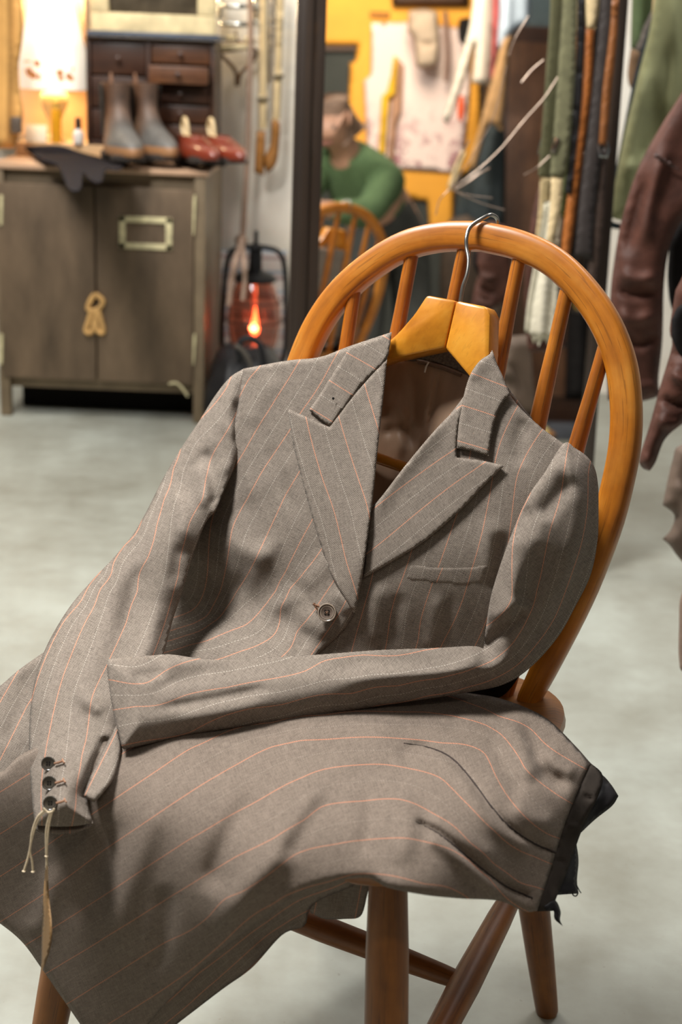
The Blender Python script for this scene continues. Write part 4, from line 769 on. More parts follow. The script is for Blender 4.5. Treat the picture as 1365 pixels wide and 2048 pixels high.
# ------------------------------------------------------------------ things hanging on the white wall between cabinet and looking glass
CHROME = mat('chrome', S(206, 208, 204), .15, 1.0, .05, 20)
WY = 4.50
rack = empty('wall_rack', at_y(475, 10, WY), 'chrome towel rail bracket high on the white wall', 'bracket')
for z0, z1, xa, xb in ((8, 10, 440, 512), (38, 46, 436, 516)):
    bm = bmesh.new(); add_sweep(bm, spline([at_y(xa, z0, WY+.03), at_y(xa+3, z1, WY-.03), at_y((xa+xb)/2, z1+3, WY-.05), at_y(xb-3, z1, WY-.03), at_y(xb, z0, WY+.03)], 5), .008, 10); link('rail', bm, CHROME, rack)
for x_ in (440, 512):
    bm = bmesh.new(); add_sweep(bm, [at_y(x_, -25, WY+.03), at_y(x_, 38, WY+.03)], .010, 10); link('post', bm, CHROME, rack)
rk = empty('wire_hanger_bundle', at_y(475, 100, WY), 'bundle of brown wire hangers hanging on the wall under the chrome bracket', 'hangers')
WIRE = mat('rusty_wire', S(116, 88, 62), .5, .4, .3, 40); PEG = mat('pale_wood_peg', S(212, 198, 160), .5, 0, .1, 20)
for k, (p, r_) in enumerate([([(438, 104), (500, 96), (512, 112), (482, 148), (476, 172)], .006), ([(440, 108), (470, 140), (474, 172)], .006), ([(472, 62), (474, 80), (500, 92)], .004), ([(440, 92), (510, 84)], .005)]):
    bm = bmesh.new(); add_sweep(bm, spline([at_y(x, y, WY-.01*k) for x, y in p], 4), r_, 8); link('wire', bm, WIRE, rk)
for x0, x1, y_ in ((442, 472, 78), (490, 508, 80), (440, 505, 96)):
    bm = bmesh.new(); add_sweep(bm, [at_y(x0, y_, WY-.035), at_y(x1, y_-3, WY-.035)], .009, 10); link('clip', bm, PEG, rk)
CREAMST = mat('cream_webbing', S(212, 188, 144), .85, 0, .12, 40); TANL = mat('tan_leather', S(150, 100, 44), .55, 0, .2, 20); PALEST = mat('pale_grey_webbing', S(196, 186, 172), .9, 0, .1, 30)
sus = empty('braces', at_y(540, 0, 4.46), 'pair of cream webbing braces with tan leather tabs hanging on the white wall', 'braces')
for p in ([(521, -40, 1), (536, -40, 1), (536, 120), (534, 195, 1), (518, 195, 1), (519, 100)], [(517, 200, 1), (535, 200, 1), (535, 258, 1), (518, 258, 1)], [(553, -40, 1), (570, -40, 1), (566, 80), (564, 150, 1), (549, 150, 1), (552, 60)], [(548, 154, 1), (565, 154, 1), (561, 240, 1), (545, 240, 1)]):
    sheet('strap', sus, p, yplane(4.46), CREAMST, g=9, front=.003, back=.003, R=5)
for p in ([(514, 262, 1), (531, 262, 1), (531, 300), (528, 352, 1), (509, 345, 1), (511, 300)], [(544, 240, 1), (560, 245), (558, 300), (552, 330), (534, 348, 1), (528, 320), (540, 290)]):
    sheet('leather_tab', sus, p, yplane(4.45), TANL, g=7, front=.006, back=.003, R=6)
for x_, y_ in ((526, 197), (557, 152)):
    bm = bmesh.new(); p = at_y(x_, y_, 4.452); add_box(bm, p, (.034, .010, .012), None, .002); link('slider', bm, mat('dull_brass', S(150, 136, 110), .35, .7), sus)
tag(sheet('webbing_strap', None, [(537, -40, 1), (553, -40, 1), (551, 100), (546, 170, 1), (536, 165, 1), (538, 60)], yplane(4.50), PALEST, g=9, front=.003, back=.003, R=5), 'pale grey webbing strap hanging behind the cream braces', 'strap')
PINKC = mat('faded_pink_cord', S(160, 134, 116), .9, 0, .15, 60)
cord = empty('pink_rope', at_y(492, 100, 4.44), 'faded pink cord hanging from the wall in a knot and loop before the lantern', 'cord')
bm = bmesh.new(); add_sweep(bm, spline([at_y(x, y, 4.44) for x, y in ((500, -30), (502, 60), (499, 180), (496, 300), (490, 400), (486, 470))], 5), .009, 10); link('cord', bm, PINKC, cord)
bm = bmesh.new(); add_lathe(bm, [(0, -.022), (.018, -.010), (.020, .006), (.010, .020), (0, .022)], at_y(483, 482, 4.24), n=14); link('knot', bm, PINKC, cord)
bm = bmesh.new(); add_sweep(bm, spline([at_y(x, y, 4.03 if y > 495 else 4.20) for x, y in ((483, 480), (472, 520), (464, 560), (458, 610))], 5), .008, 8); add_sweep(bm, spline([at_y(x, y, 4.03 if y > 495 else 4.20) for x, y in ((484, 480), (488, 520), (490, 560), (486, 600))], 5), .007, 8); link('loop', bm, PINKC, cord)
tag(sheet('cable', None, [(429, 360, 1), (436, 360, 1), (433, 470), (430, 560, 1), (424, 560, 1), (426, 470)], yplane(4.50), mat('grey_cable', S(96, 92, 88), .6), g=7, front=.006, back=.004, R=4), 'grey cable running down the wall beside the cabinet', 'cable')
# plaid blanket stripes at the wall foot
m, t, b = nt('striped_cloth'); sep = t.nodes.new('ShaderNodeSeparateXYZ'); t.links.new(tex(t, 'Object'), sep.inputs[0])
s1 = math_node(t, 'FRACT', math_node(t, 'MULTIPLY', sep.outputs[2], 16.0)); t.links.new(ramp(t, s1, [(0, S(206, 198, 190)), (.35, S(214, 206, 198)), (.45, S(150, 122, 122)), (.62, S(206, 196, 190)), (.8, S(136, 152, 166)), (.9, S(208, 200, 192))]), b.inputs['Base Color']); b.inputs['Roughness'].default_value = .95
tag(sheet('striped_cloth', None, [(408, 500, 1), (500, 497), (575, 500, 1), (578, 640), (575, 790, 1), (480, 800), (405, 795, 1), (412, 650)], yplane(4.49), m, g=9, front=.012, back=.01, R=30, folds=[(.02, 10, [(440, 500), (436, 780)], 0), (-.02, 10, [(456, 500), (452, 780)], 0)]), 'pale striped cloth hanging behind the lantern', 'cloth')
# lantern
LY = 4.16; lb = at_y(508, 700, LY)
BLKM = mat('black_iron', S(26, 25, 26), .45, .5, .2, 30)
lan = empty('lantern', (lb[0], LY, .10), 'black-framed lantern with a reddish glass globe glowing inside', 'lantern')
px2 = .17/112
cxl = float(lb[0]); zl = lambda y: zy(508, y, LY)
bm = bmesh.new(); add_lathe(bm, [(0, .10), (.085, .10), (.088, .112), (.080, .14), (.066, zl(705)), (.060, zl(700)), (0, zl(700))], (cxl, LY, 0), n=30); link('base', bm, BLKM, lan)
GLOBE = glass('red_glass', S(238, 190, 172), .06); 
bm = bmesh.new(); z0, z1 = zl(700), zl(560); hgt = z1-z0
add_lathe(bm, [(.060, z0), (.072, z0+hgt*.15), (.080, z0+hgt*.42), (.076, z0+hgt*.68), (.060, z0+hgt*.9), (.050, z1), (.048, z1), (.058, z0+hgt*.9), (.074, z0+hgt*.68), (.078, z0+hgt*.42), (.070, z0+hgt*.15), (.058, z0)], (cxl, LY, 0), n=36); link('globe', bm, GLOBE, lan)
bm = bmesh.new(); add_lathe(bm, [(.060, zl(562)), (.064, zl(556)), (.052, zl(548)), (.020, zl(540)), (.018, zl(500)), (.024, zl(496)), (.022, zl(490)), (.006, zl(486)), (.006, zl(462)), (0, zl(460))], (cxl, LY, 0), n=26); link('chimney_cap', bm, BLKM, lan)
for s_ in (-1, 1):
    bm = bmesh.new(); add_sweep(bm, spline([(cxl+s_*.078, LY, .12), (cxl+s_*.094, LY, zl(690)), (cxl+s_*.092, LY, zl(600)), (cxl+s_*.084, LY, zl(530)), (cxl+s_*.066, LY, zl(502)), (cxl+s_*.03, LY, zl(494)), (cxl, LY, zl(496))], 5), .0075, 8); link('frame_rod', bm, BLKM, lan)
bm = bmesh.new()
for y_ in (600, 640): 
    zc = zl(y_); add_sweep(bm, [(cxl+.0865*math.cos(a), LY+.0865*math.sin(a), zc) for a in [2*math.pi*k/28 for k in range(28)]], .002, 6, closed=True)
link('guard_wire', bm, BLKM, lan)
bm = bmesh.new(); z_ = zl(658); add_lathe(bm, [(0, z_-.020), (.010, z_-.014), (.014, z_), (.010, z_+.018), (.004, z_+.05), (0, z_+.075)], (cxl+.002, LY, 0), n=18); link('flame', bm, emit('red_flame', (1.0, .16, .05), 9), lan)
pl = bpy.data.lights.new('lantern_glow', 'POINT'); pl.energy = .25; pl.color = (1, .25, .1); pl.shadow_soft_size = .012; o = bpy.data.objects.new('lantern_glow', pl); COL.objects.link(o); o.location = (cxl, LY-.03, z_+.01)
bm = bmesh.new(); add_box(bm, (cxl+.01, LY, .05), (.20, .22, .099), None, .006); tag(link('crate', bm, DKW, None), 'dark low wooden crate under the lantern', 'crate')
# black bag
BAGM = mat('black_coated_canvas', S(30, 30, 32), .45, 0, .3, 14, .2, None, 0, 0, .25)
bag = empty('black_bag', at_z(480, 812, 0.0), 'slumped black bag on the floor between cabinet and chair', 'bag')
sheet('bag_body', bag, [(424, 730, 1), (436, 700), (456, 686), (490, 690), (520, 684), (548, 700), (566, 740), (570, 800), (556, 846), (480, 850), (414, 838), (408, 790)], depth_field([(424, 720, 'y', 3.98), (540, 700, 'y', 4.0), (500, 690, 'y', 4.0), (480, 760, 'y', 3.92), (415, 838, 'y', 3.90), (560, 845, 'y', 3.90)]), BAGM, g=8, front=.10, back=.04, R=55, folds=[(.02, 9, [(460, 700), (450, 770), (430, 830)]), (-.02, 9, [(500, 700), (490, 780), (500, 840)]), (.02, 8, [(530, 710), (540, 780), (520, 840)])], wob=wob_of(.01))
bm = bmesh.new(); add_sweep(bm, spline([at_y(x, y, 3.86) for x, y in ((480, 720), (478, 690), (496, 676), (520, 690), (530, 730))], 5), .009, 8); link('handle', bm, BAGM, bag)
bm = bmesh.new(); add_sweep(bm, spline([at_y(x, y, 3.85) for x, y in ((470, 690), (486, 702), (500, 725), (508, 760))], 5), .006, 8); link('zip', bm, mat('grey_zip', S(96, 90, 82), .4, .3), bag)

# ------------------------------------------------------------------ leaning looking glass with a cracked pane
MFR = mat('dark_stained_frame', S(46, 36, 29), .38, 0, .25, 10, 0, (1, 1, .2), 0, .2)
mirr = empty('standing_mirror', (MQ[0], 2.8, 0), 'tall leaning mirror with dark wooden frame and cracked glass', 'mirror')
UX = np.array([math.cos(MY), math.sin(MY), 0]); UZ = np.cross(UX, -MN); UZ = np.cross(MN, UX); UZ = UZ if UZ[2] > 0 else -UZ
def loc_m(p): q = p-MQ; return float(q @ UX), float(q @ UZ)
gl0 = loc_m(at_m(648, 200))[0]; gr0 = loc_m(at_m(1216, 200))[0]; fl0 = loc_m(at_m(589, 200))[0]; fr0 = loc_m(at_m(1240, 100))[0]
TOPV = 1.75
def mbox(bm, u0_, u1_, v0_, v1_, w0, w1, bev=.004):
    R3 = Matrix(((UX[0], UZ[0], MN[0]), (UX[1], UZ[1], MN[1]), (UX[2], UZ[2], MN[2])))
    add_box(bm, MQ+UX*(u0_+u1_)/2+UZ*(v0_+v1_)/2+MN*(w0+w1)/2, (u1_-u0_, v1_-v0_, w1-w0), R3, bev)
bm = bmesh.new(); mbox(bm, gl0-.01, gr0+.01, .10, TOPV-.06, -.006, 0, 0); 
m, t, b = nt('looking_glass'); b.inputs['Base Color'].default_value = (.86, .86, .84, 1); b.inputs['Metallic'].default_value = 1; b.inputs['Roughness'].default_value = .012
link('glass', bm, m, mirr, False)
for (a, b_) in ((fl0, gl0), (gr0, fr0)):
    bm = bmesh.new(); mbox(bm, a, b_, 0, TOPV, -.025, .018); mid = a+(b_-a)*(.38 if a == fl0 else .6); mbox(bm, mid-.012, mid+.012, .002, TOPV-.002, .012, .026, .005); link('frame_stile', bm, MFR, mirr)
for v0_, v1_ in ((0.0, .11), (TOPV-.07, TOPV)):
    bm = bmesh.new(); mbox(bm, gl0, gr0, v0_, v1_, -.025, .018); link('frame_rail', bm, MFR, mirr)
bm = bmesh.new(); mbox(bm, gl0-.02, gr0+.02, .06, TOPV-.03, -.022, -.010, 0); link('backboard', bm, MFR, mirr)
for u_ in (fl0+.03, fr0-.03):
    bm = bmesh.new(); top = MQ+UX*u_+UZ*1.3-MN*.03; add_sweep(bm, [top, (top[0], top[1]+.52, .012)], .014, 8); link('easel_leg', bm, MFR, mirr)
CRK = mat('crack_edge', S(180, 160, 146), .15, .6, .3, 60)
for p, r_ in (([(905, 376), (950, 345), (1000, 300), (1050, 240), (1090, 195), (1118, 152)], .0011), ([(912, 378), (940, 362), (962, 346), (980, 336)], .0016), ([(1048, 350), (1075, 335), (1100, 312)], .0010), ([(1044, 165), (1065, 140), (1088, 120)], .0015), ([(1018, 112), (1032, 75), (1058, 32)], .0012), ([(905, 378), (930, 388), (985, 396)], .0008), ([(905, 380), (960, 405), (1010, 420)], .0008), ([(904, 374), (915, 330), (940, 280)], .0010), ([(900, 378), (880, 400), (872, 430)], .0010), ([(906, 372), (940, 320), (985, 240), (1015, 130)], .0008)):
    bm = bmesh.new(); add_sweep(bm, spline([at_m(x, y, .0005) for x, y in p], 6), [(r_, .0008)]*((len(p)-1)*6+1), 6, fixed=MN, mi=0); link('crack', bm, CRK, mirr)

# ------------------------------------------------------------------ belts and straps hanging at the right of the mirror
OLIVE = mat('olive_webbing', S(104, 102, 74), .9, 0, .15, 60); BLKL = mat('black_leather', S(34, 32, 33), .45, 0, .25, 20); DKBR = mat('dark_brown_leather', S(58, 44, 36), .5, 0, .25, 20)
def mplane(o):
    def f(x, y): return d_plane(x, y, MQ+MN*o, MN)
    return f
def rail_over(label, x0, x1, y, Y, cat='rail'):
    bm = bmesh.new(); add_sweep(bm, [at_y(x0, y, Y), at_y(x1, y, Y)], .010, 12); return tag(link('hanging_rail', bm, STEEL, None), label, cat)
BY = 2.60
st = empty('webbing_belt', at_m(1140, -30, 0.068), 'olive webbing belt with a cream end hanging before the mirror', 'belt')
sheet('webbing', st, [(1127, -120, 1), (1156, -120, 1), (1154, 60), (1150, 180), (1138, 300), (1130, 358, 1), (1100, 352, 1), (1108, 260), (1118, 120), (1126, 0)], mplane(.062), OLIVE, g=10, front=.003, back=.002, R=6, folds=[(.004, 6, [(1152, -60), (1148, 120), (1135, 340)], 0)])
sheet('end_strip', st, [(1103, 352, 1), (1128, 356, 1), (1122, 420), (1112, 470), (1100, 500, 1), (1092, 490, 1), (1100, 420)], mplane(.059), CREAMST, g=9, front=.003, back=.002, R=5)
bm = bmesh.new(); add_box(bm, at_m(1110, 290, 0.068), (.012, .006, .030), Matrix.Rotation(.2, 3, 'Y'), .002); link('metal_tip', bm, CHROME, st)
tag(sheet('frayed_scarf', None, [(1100, 400, 1), (1128, 420), (1120, 500), (1118, 600), (1112, 680, 1), (1104, 674), (1096, 690, 1), (1088, 676), (1078, 694, 1), (1070, 672), (1060, 668, 1), (1066, 610), (1082, 520), (1094, 450)], mplane(0.030), mat('cream_gauze', S(206, 198, 176), .9, 0, .1, 40), g=8, front=.010, back=.008, R=12, folds=[(.01, 5, [(1105, 430), (1092, 560), (1082, 670)], 0), (-.01, 5, [(1112, 430), (1106, 560), (1096, 670)], 0)]), 'cream scarf with a frayed end hanging behind the chair back', 'scarf')
tag(sheet('green_strap', None, [(1128, 200, 1), (1150, 190, 1), (1146, 320), (1132, 440, 1), (1112, 430, 1), (1126, 330)], mplane(0.034), mat('moss_green_cloth', S(108, 122, 76), .9, 0, .15, 30), g=8, front=.004, back=.003, R=6), 'moss green strap showing behind the olive belt', 'strap')
tag(sheet('black_belt', None, [(1157, -120, 1), (1173, -120, 1), (1170, 60), (1164, 200), (1150, 330), (1144, 390, 1), (1130, 385, 1), (1142, 280), (1154, 100)], mplane(0.055), BLKL, g=9, front=.003, back=.002, R=5), 'narrow black leather belt right of the olive belt', 'belt')
tag(sheet('cream_belt', None, [(1172, -120, 1), (1204, -120, 1), (1200, 10), (1192, 58, 1), (1174, 58, 1), (1172, 0)], mplane(0.0585), CREAMST, g=9, front=.003, back=.002, R=5), 'short cream strap end above the orange leather belt', 'strap')
tag(sheet('tan_belt', None, [(1172, 50, 1), (1190, 55, 1), (1184, 180), (1166, 320), (1152, 440), (1140, 520, 1), (1122, 515, 1), (1130, 430), (1146, 320), (1164, 180)], mplane(0.048), mat('orange_leather', S(168, 98, 40), .5, 0, .2, 20), g=9, front=.003, back=.002, R=5), 'orange tan leather belt hanging beside the mirror frame', 'belt')
sb = empty('wide_leather_belt', at_m(1200, -30, 0.0725), 'wide dark leather belt hanging in front of the mirror edge', 'belt')
sheet('belt_strap', sb, [(1206, -120, 1), (1243, -120, 1), (1238, 40), (1222, 180), (1204, 320), (1190, 430), (1186, 520, 1), (1150, 512, 1), (1160, 400), (1176, 270), (1192, 120), (1202, 0)], mplane(0.0725), mat('charcoal_leather', S(56, 50, 48), .55, 0, .2, 20, 0, None, 0, 0, .25), g=10, front=.004, back=.003, R=7)
bb = empty('buckled_belt', at_m(1212, 120, 0.0795), 'brown leather belt with a pale buckle beside the wide dark belt', 'belt')
sheet('belt_strap', bb, [(1228, -120, 1), (1242, -120, 1), (1236, 60), (1224, 180), (1214, 290, 1), (1198, 290, 1), (1206, 180), (1222, 40)], mplane(0.084), mat('caramel_leather', S(130, 78, 34), .5, 0, .2, 20), g=9, front=.003, back=.002, R=5)
bm = bmesh.new(); pb = [at_m(x, y, 0.0802) for x, y in ((1198, 290), (1214, 282), (1218, 300), (1214, 314), (1200, 312))]; add_sweep(bm, pb, .003, 8, closed=True); link('buckle', bm, CHROME, bb)
tag(sheet('dark_belt', None, [(1196, 300, 1), (1216, 296, 1), (1212, 420), (1198, 560), (1190, 640, 1), (1168, 636, 1), (1180, 500), (1190, 400)], mplane(0.0655), DKBR, g=9, front=.003, back=.002, R=5), 'dark brown belt end hanging below the pale buckle', 'belt')
bm = bmesh.new(); add_lathe(bm, [(0, -.004), (.012, -.003), (.014, 0), (.012, .004), (0, .005)], at_m(1160, 608, 0.062), (1, 0, 0), (0, 0, 1), (0, -1, 0), 18); add_sweep(bm, [at_m(1166, 560, 0.0603), at_m(1160, 604, 0.0603)], .003, 6); tag(link('brass_fob', bm, mat('old_brass', S(160, 128, 62), .3, .9), None), 'round brass fob hanging low among the belts', 'fob')
rail_over('steel rail above the belts and straps', 1090, 1290, -118, 2.6)

# ------------------------------------------------------------------ garments at the right edge
GREEN = mat('faded_green_twill', S(148, 150, 110), .85, 0, .22, 9, .15); NAVY = mat('dark_blue_lining', S(34, 48, 58), .8, 0, .2, 20); BRNL = mat('cracked_brown_leather', S(76, 47, 38), .6, 0, .4, 22, .5, None, 0, .0, .22); BLKC = mat('black_cloth', S(30, 28, 28), .9, 0, .3, 20, 0, None, 0, 0, .1)
gj = empty('green_jacket', at_y(1330, -40, 3.15), 'faded green work jacket with dark lining hanging by the wall', 'jacket')
sheet('sleeve', gj, [(1330, -140, 1), (1460, -140, 1), (1460, 300, 1), (1380, 330), (1320, 380), (1286, 425), (1280, 448, 1), (1245, 442), (1218, 434, 1), (1232, 360), (1252, 260), (1278, 150), (1304, 40)], yplane(3.15), GREEN, g=10, front=.035, back=.02, R=45, folds=[(.018, 12, [(1300, 120), (1270, 260), (1245, 420)]), (-.018, 10, [(1320, 150), (1295, 290), (1262, 330)]), (.015, 10, [(1290, 300), (1265, 330), (1240, 350)]), (-.015, 10, [(1345, 60), (1330, 200), (1300, 330)]), (.012, 14, [(1350, -40), (1345, 120), (1325, 260)])])
sheet('lining_edge', gj, [(1306, 30, 1), (1318, 40, 1), (1262, 260), (1240, 380), (1224, 440), (1290, 448, 1), (1284, 466, 1), (1214, 455, 1), (1216, 420), (1240, 300), (1270, 150)], yplane(3.19), NAVY, g=8, front=.004, back=.004, R=6)
gg = empty('olive_shirt', at_y(1290, -40, 3.35), 'mossy green shirt with grey cuff hanging behind the green jacket', 'shirt')
sheet('sleeve', gg, [(1268, -140, 1), (1330, -140, 1), (1320, 20), (1300, 90), (1286, 106, 1), (1262, 96, 1), (1264, 20)], yplane(3.35), mat('moss_cotton', S(94, 112, 76), .9, 0, .2, 20), g=9, front=.02, back=.015, R=20, folds=[(.012, 8, [(1290, -60), (1285, 40), (1275, 95)], 0)])
sheet('cuff', gg, [(1284, 60, 1), (1312, 10), (1330, 20, 1), (1310, 70), (1292, 112), (1272, 98, 1)], yplane(3.32), mat('grey_knit', S(120, 112, 106), .95, 0, .35, 60), g=7, front=.01, back=.01, R=9)
tag(sheet('brown_cloth', None, [(1262, 98, 1), (1290, 106), (1286, 180), (1264, 178), (1256, 150)], yplane(3.40), mat('brown_suede', S(140, 110, 84), .9, 0, .2, 20), g=8, front=.012, back=.01, R=12), 'small brown suede piece under the mossy green shirt', 'cloth')
tag(sheet('beige_cloth', None, [(1316, -140, 1), (1350, -140, 1), (1338, 30, 1), (1304, 34, 1)], yplane(3.28), CREAMST, g=9, front=.012, back=.01, R=12), 'beige cloth end hanging between the green garments', 'cloth')
bj = empty('brown_leather_jacket', at_y(1360, 180, 2.45), 'cracked brown leather jacket hanging behind the right side of the chair back', 'jacket')
sheet('sleeve', bj, [(1440, 60, 1), (1480, 60, 1), (1460, 420, 1), (1380, 430), (1345, 480), (1330, 560), (1326, 680), (1318, 760), (1322, 790, 1), (1310, 796), (1272, 804), (1216, 800, 1), (1214, 700), (1220, 610), (1226, 545), (1244, 440), (1276, 340), (1318, 260), (1365, 185)], yplane(2.45), BRNL, g=9, front=.030, back=.02, R=40, wob=wob_of(.006), folds=[(.016, 10, [(1240, 540), (1275, 560), (1320, 550)]), (-.014, 8, [(1232, 575), (1270, 590), (1322, 580)]), (.014, 10, [(1235, 620), (1270, 640), (1318, 625)]), (-.014, 9, [(1240, 670), (1280, 690), (1318, 665)]), (-.016, 12, [(1300, 340), (1270, 440), (1250, 520)]), (.016, 14, [(1340, 280), (1300, 400), (1290, 500)]), (.008, 6, [(1225, 780), (1270, 775), (1318, 768)], 0)])
sheet('seam', bj, [(1312, 304, 1), (1360, 336, 1), (1362, 344, 1), (1308, 314, 1)], lambda x, y: yplane(2.45)(x, y)-.034, mat('dark_seam', S(62, 38, 31), .5), g=6, front=.002, back=.002, R=3)
sheet('inner_lining', bj, [(1340, 480, 1), (1375, 430), (1430, 420, 1), (1430, 640, 1), (1370, 650), (1345, 620), (1336, 560)], yplane(2.51), BLKC, g=9, front=.01, back=.01, R=14)
jj = empty('leather_coat', at_y(1390, 560, 1.95), 'brown leather coat sleeve ending in a stitched cuff at the right edge', 'coat')
sheet('sleeve', jj, [(1352, 580, 1), (1400, 500), (1470, 520, 1), (1470, 800, 1), (1400, 826), (1360, 852), (1330, 880), (1312, 925), (1300, 942, 1), (1288, 938), (1279, 925), (1282, 906, 1), (1300, 850), (1322, 770), (1345, 690), (1340, 660)], yplane(1.93), BRNL, g=9, front=.030, back=.02, R=40, wob=wob_of(.004), folds=[(.016, 9, [(1340, 740), (1365, 760), (1400, 770)]), (-.014, 8, [(1322, 790), (1350, 810), (1390, 800)]), (.012, 8, [(1310, 830), (1340, 850), (1370, 838)]), (-.012, 8, [(1335, 690), (1360, 710), (1400, 700)]), (.004, 3, [(1284, 912), (1296, 918), (1310, 922)], 0)])
sheet('lining_piece', jj, [(1344, 640, 1), (1362, 610), (1420, 600, 1), (1420, 740, 1), (1370, 720), (1346, 680)], lambda x, y: yplane(1.93)(x, y)-.035, BLKC, g=8, front=.006, back=.006, R=10)
tag(sheet('canvas_bag', None, [(1326, 1010, 1), (1332, 980), (1346, 920), (1362, 890), (1440, 880, 1), (1440, 1130, 1), (1380, 1130), (1358, 1115), (1340, 1090), (1326, 1078, 1), (1342, 1060), (1350, 1030)], yplane(2.05), mat('brown_canvas', S(92, 76, 64), .8, 0, .2, 12, .1), g=9, front=.03, back=.03, R=26, folds=[(.012, 9, [(1345, 960), (1375, 1000), (1380, 1080)])]), 'brown canvas garment hanging under the leather coat sleeve', 'garment')
tag(sheet('trouser_leg', None, [(1358, 1270, 1), (1368, 1180), (1440, 1150, 1), (1440, 1345, 1), (1370, 1345), (1359, 1318)], yplane(1.75), mat('grey_brown_cloth', S(120, 100, 86), .85, 0, .2, 20), g=8, front=.02, back=.02, R=16), 'grey brown trouser leg just visible at the right edge', 'trousers')
rail_over('steel rail carrying the green and leather jackets', 1250, 1480, -138, 3.16)
# ------------------------------------------------------------------ the shop behind the viewpoint, seen in the mirror
def rsheet(name, label, cat, pts, Y, m, front=.01, back=.008, R=14, g=9, folds=(), wob=None, group=None):
    o = sheet(name, None, pts, lambda x, y: 0*np.asarray(x, float)-Y, m, g=g, front=front, back=back, R=R, folds=folds, mapper=lambda x, y, d: mir(x, y, -d), wob=wob)
    o.data.flip_normals(); return tag(o, label, cat, group)
YEL = mat('yellow_paint', S(236, 164, 52), .7, 0, .1, 4); BRN = mat('brown_wood_dark', S(70, 44, 26), .6, 0, .2, 10)
rsheet('yellow_board', 'large yellow painted panel reflected at the top of the mirror', 'panel', [(600, -80, 1), (965, -80, 1), (962, 330, 1), (912, 360, 1), (905, 490, 1), (862, 490, 1), (855, 402, 1), (795, 396, 1), (788, 345, 1), (692, 308, 1), (700, 125, 1), (711, 122, 1), (713, 92, 1), (600, 92, 1)], -1.985, YEL, .012, .006, 4)
rsheet('wooden_batten', 'dark brown batten under the yellow panel', 'batten', [(600, 92, 1), (713, 92, 1), (713, 101, 1), (600, 101, 1)], -1.975, BRN, .02, .01, 4, 6)
rsheet('dark_box', 'dark brown box above the pink poster', 'box', [(780, -40, 1), (940, -40, 1), (938, 12, 1), (786, 12, 1)], -1.94, BRN, .03, .03, 6)
rsheet('printed_label', 'brown faded label on the yellow panel', 'label', [(740, 22, 1), (781, 24, 1), (780, 38, 1), (741, 36, 1)], -1.968, mat('faded_brown_print', S(176, 116, 48), .8, 0, .4, 60, 0, (1, 1, 3)), .002, .002, 3, 5)
m, t, b = nt('pink_printed_paper'); oc = tex(t, 'Object'); f_ = noise(t, 15, oc, 6, .72); sep = t.nodes.new('ShaderNodeSeparateXYZ'); t.links.new(oc, sep.inputs[0])
k = math_node(t, 'MULTIPLY', math_node(t, 'SUBTRACT', 1.72, sep.outputs[2]), 3.0, True)
k2 = math_node(t, 'MULTIPLY', math_node(t, 'GREATER_THAN', f_, .53), k, True)
c = mixc(t, noise(t, 3, oc, 3), S(244, 224, 214), S(236, 206, 200)); c = mixc(t, math_node(t, 'MULTIPLY', k2, .9), c, S(150, 84, 98)); t.links.new(c, b.inputs['Base Color']); b.inputs['Roughness'].default_value = .8; PINKP = m
rsheet('poster', 'pale pink poster with faded red print on the yellow panel', 'poster', [(744, 46, 1), (830, 44, 1), (946, 60, 1), (940, 200, 1), (930, 300, 1), (905, 346, 1), (794, 338, 1), (736, 322, 1), (728, 162, 1), (742, 150, 1)], -1.962, PINKP, .002, .002, 4)
rsheet('yellow_strip', 'crooked yellow strip hanging over the pink poster', 'strip', [(788, 112, 1), (797, 116, 1), (792, 192, 1), (780, 196, 1), (771, 310, 1), (758, 306, 1), (764, 192, 1), (774, 184, 1), (783, 150, 1)], -1.93, mat('ochre_card', S(228, 176, 30), .7), .004, .004, 4, 6)
rsheet('strip_shadow', 'painted brown shadow beside the yellow strip on the poster', 'strip', [(797, 118, 1), (808, 130, 1), (804, 220, 1), (794, 250, 1), (788, 320, 1), (776, 318, 1), (784, 200, 1), (793, 196, 1)], -1.935, mat('strip_shadow_brown', S(176, 132, 104), .8), .004, .004, 4, 6)  # brown sheet; the yellow strip's shadow put into its colour and outline
rsheet('felt_hat', 'beige felt hat hanging over the pink poster', 'hat', [(818, 22, 1), (850, 18), (876, 24, 1), (880, 80), (876, 128), (852, 138), (833, 130), (828, 80), (816, 60)], -1.84, mat('beige_felt', S(190, 168, 146), .95, 0, .15, 14), .06, .04, 22, 6, [(-.03, 5, [(840, 82), (856, 90), (872, 84)])])
rsheet('hanging_strap', 'brown strap hanging right of the beige hat', 'strap', [(886, 22, 1), (896, 24, 1), (902, 120), (897, 165, 1), (888, 162, 1), (892, 100)], -1.88, mat('taupe_strap', S(132, 98, 84), .8), .006, .006, 4, 5)
rsheet('dark_pouch', 'small dark pouch hanging at the right of the poster', 'pouch', [(919, 38, 1), (940, 34, 1), (944, 70), (936, 92, 1), (920, 84), (916, 60)], -1.85, BLKC, .02, .02, 8, 5)
rsheet('orange_tag', 'bright orange-red tag at the right edge of the poster', 'tag', [(919, 192, 1), (929, 192, 1), (931, 220), (925, 246, 1), (917, 238), (915, 212)], -1.80, mat('signal_orange', S(246, 96, 50), .7), .004, .004, 4, 4)
GY = -1.15
bm = bmesh.new(); a = mir(900, -75, GY-.01); b_ = mir(1090, -75, GY-.01); b_[2] = a[2]; add_sweep(bm, [a, b_], .012, 12); tag(link('garment_rail', bm, STEEL, None), 'steel rail with shirts reflected at the top right of the mirror', 'rail')
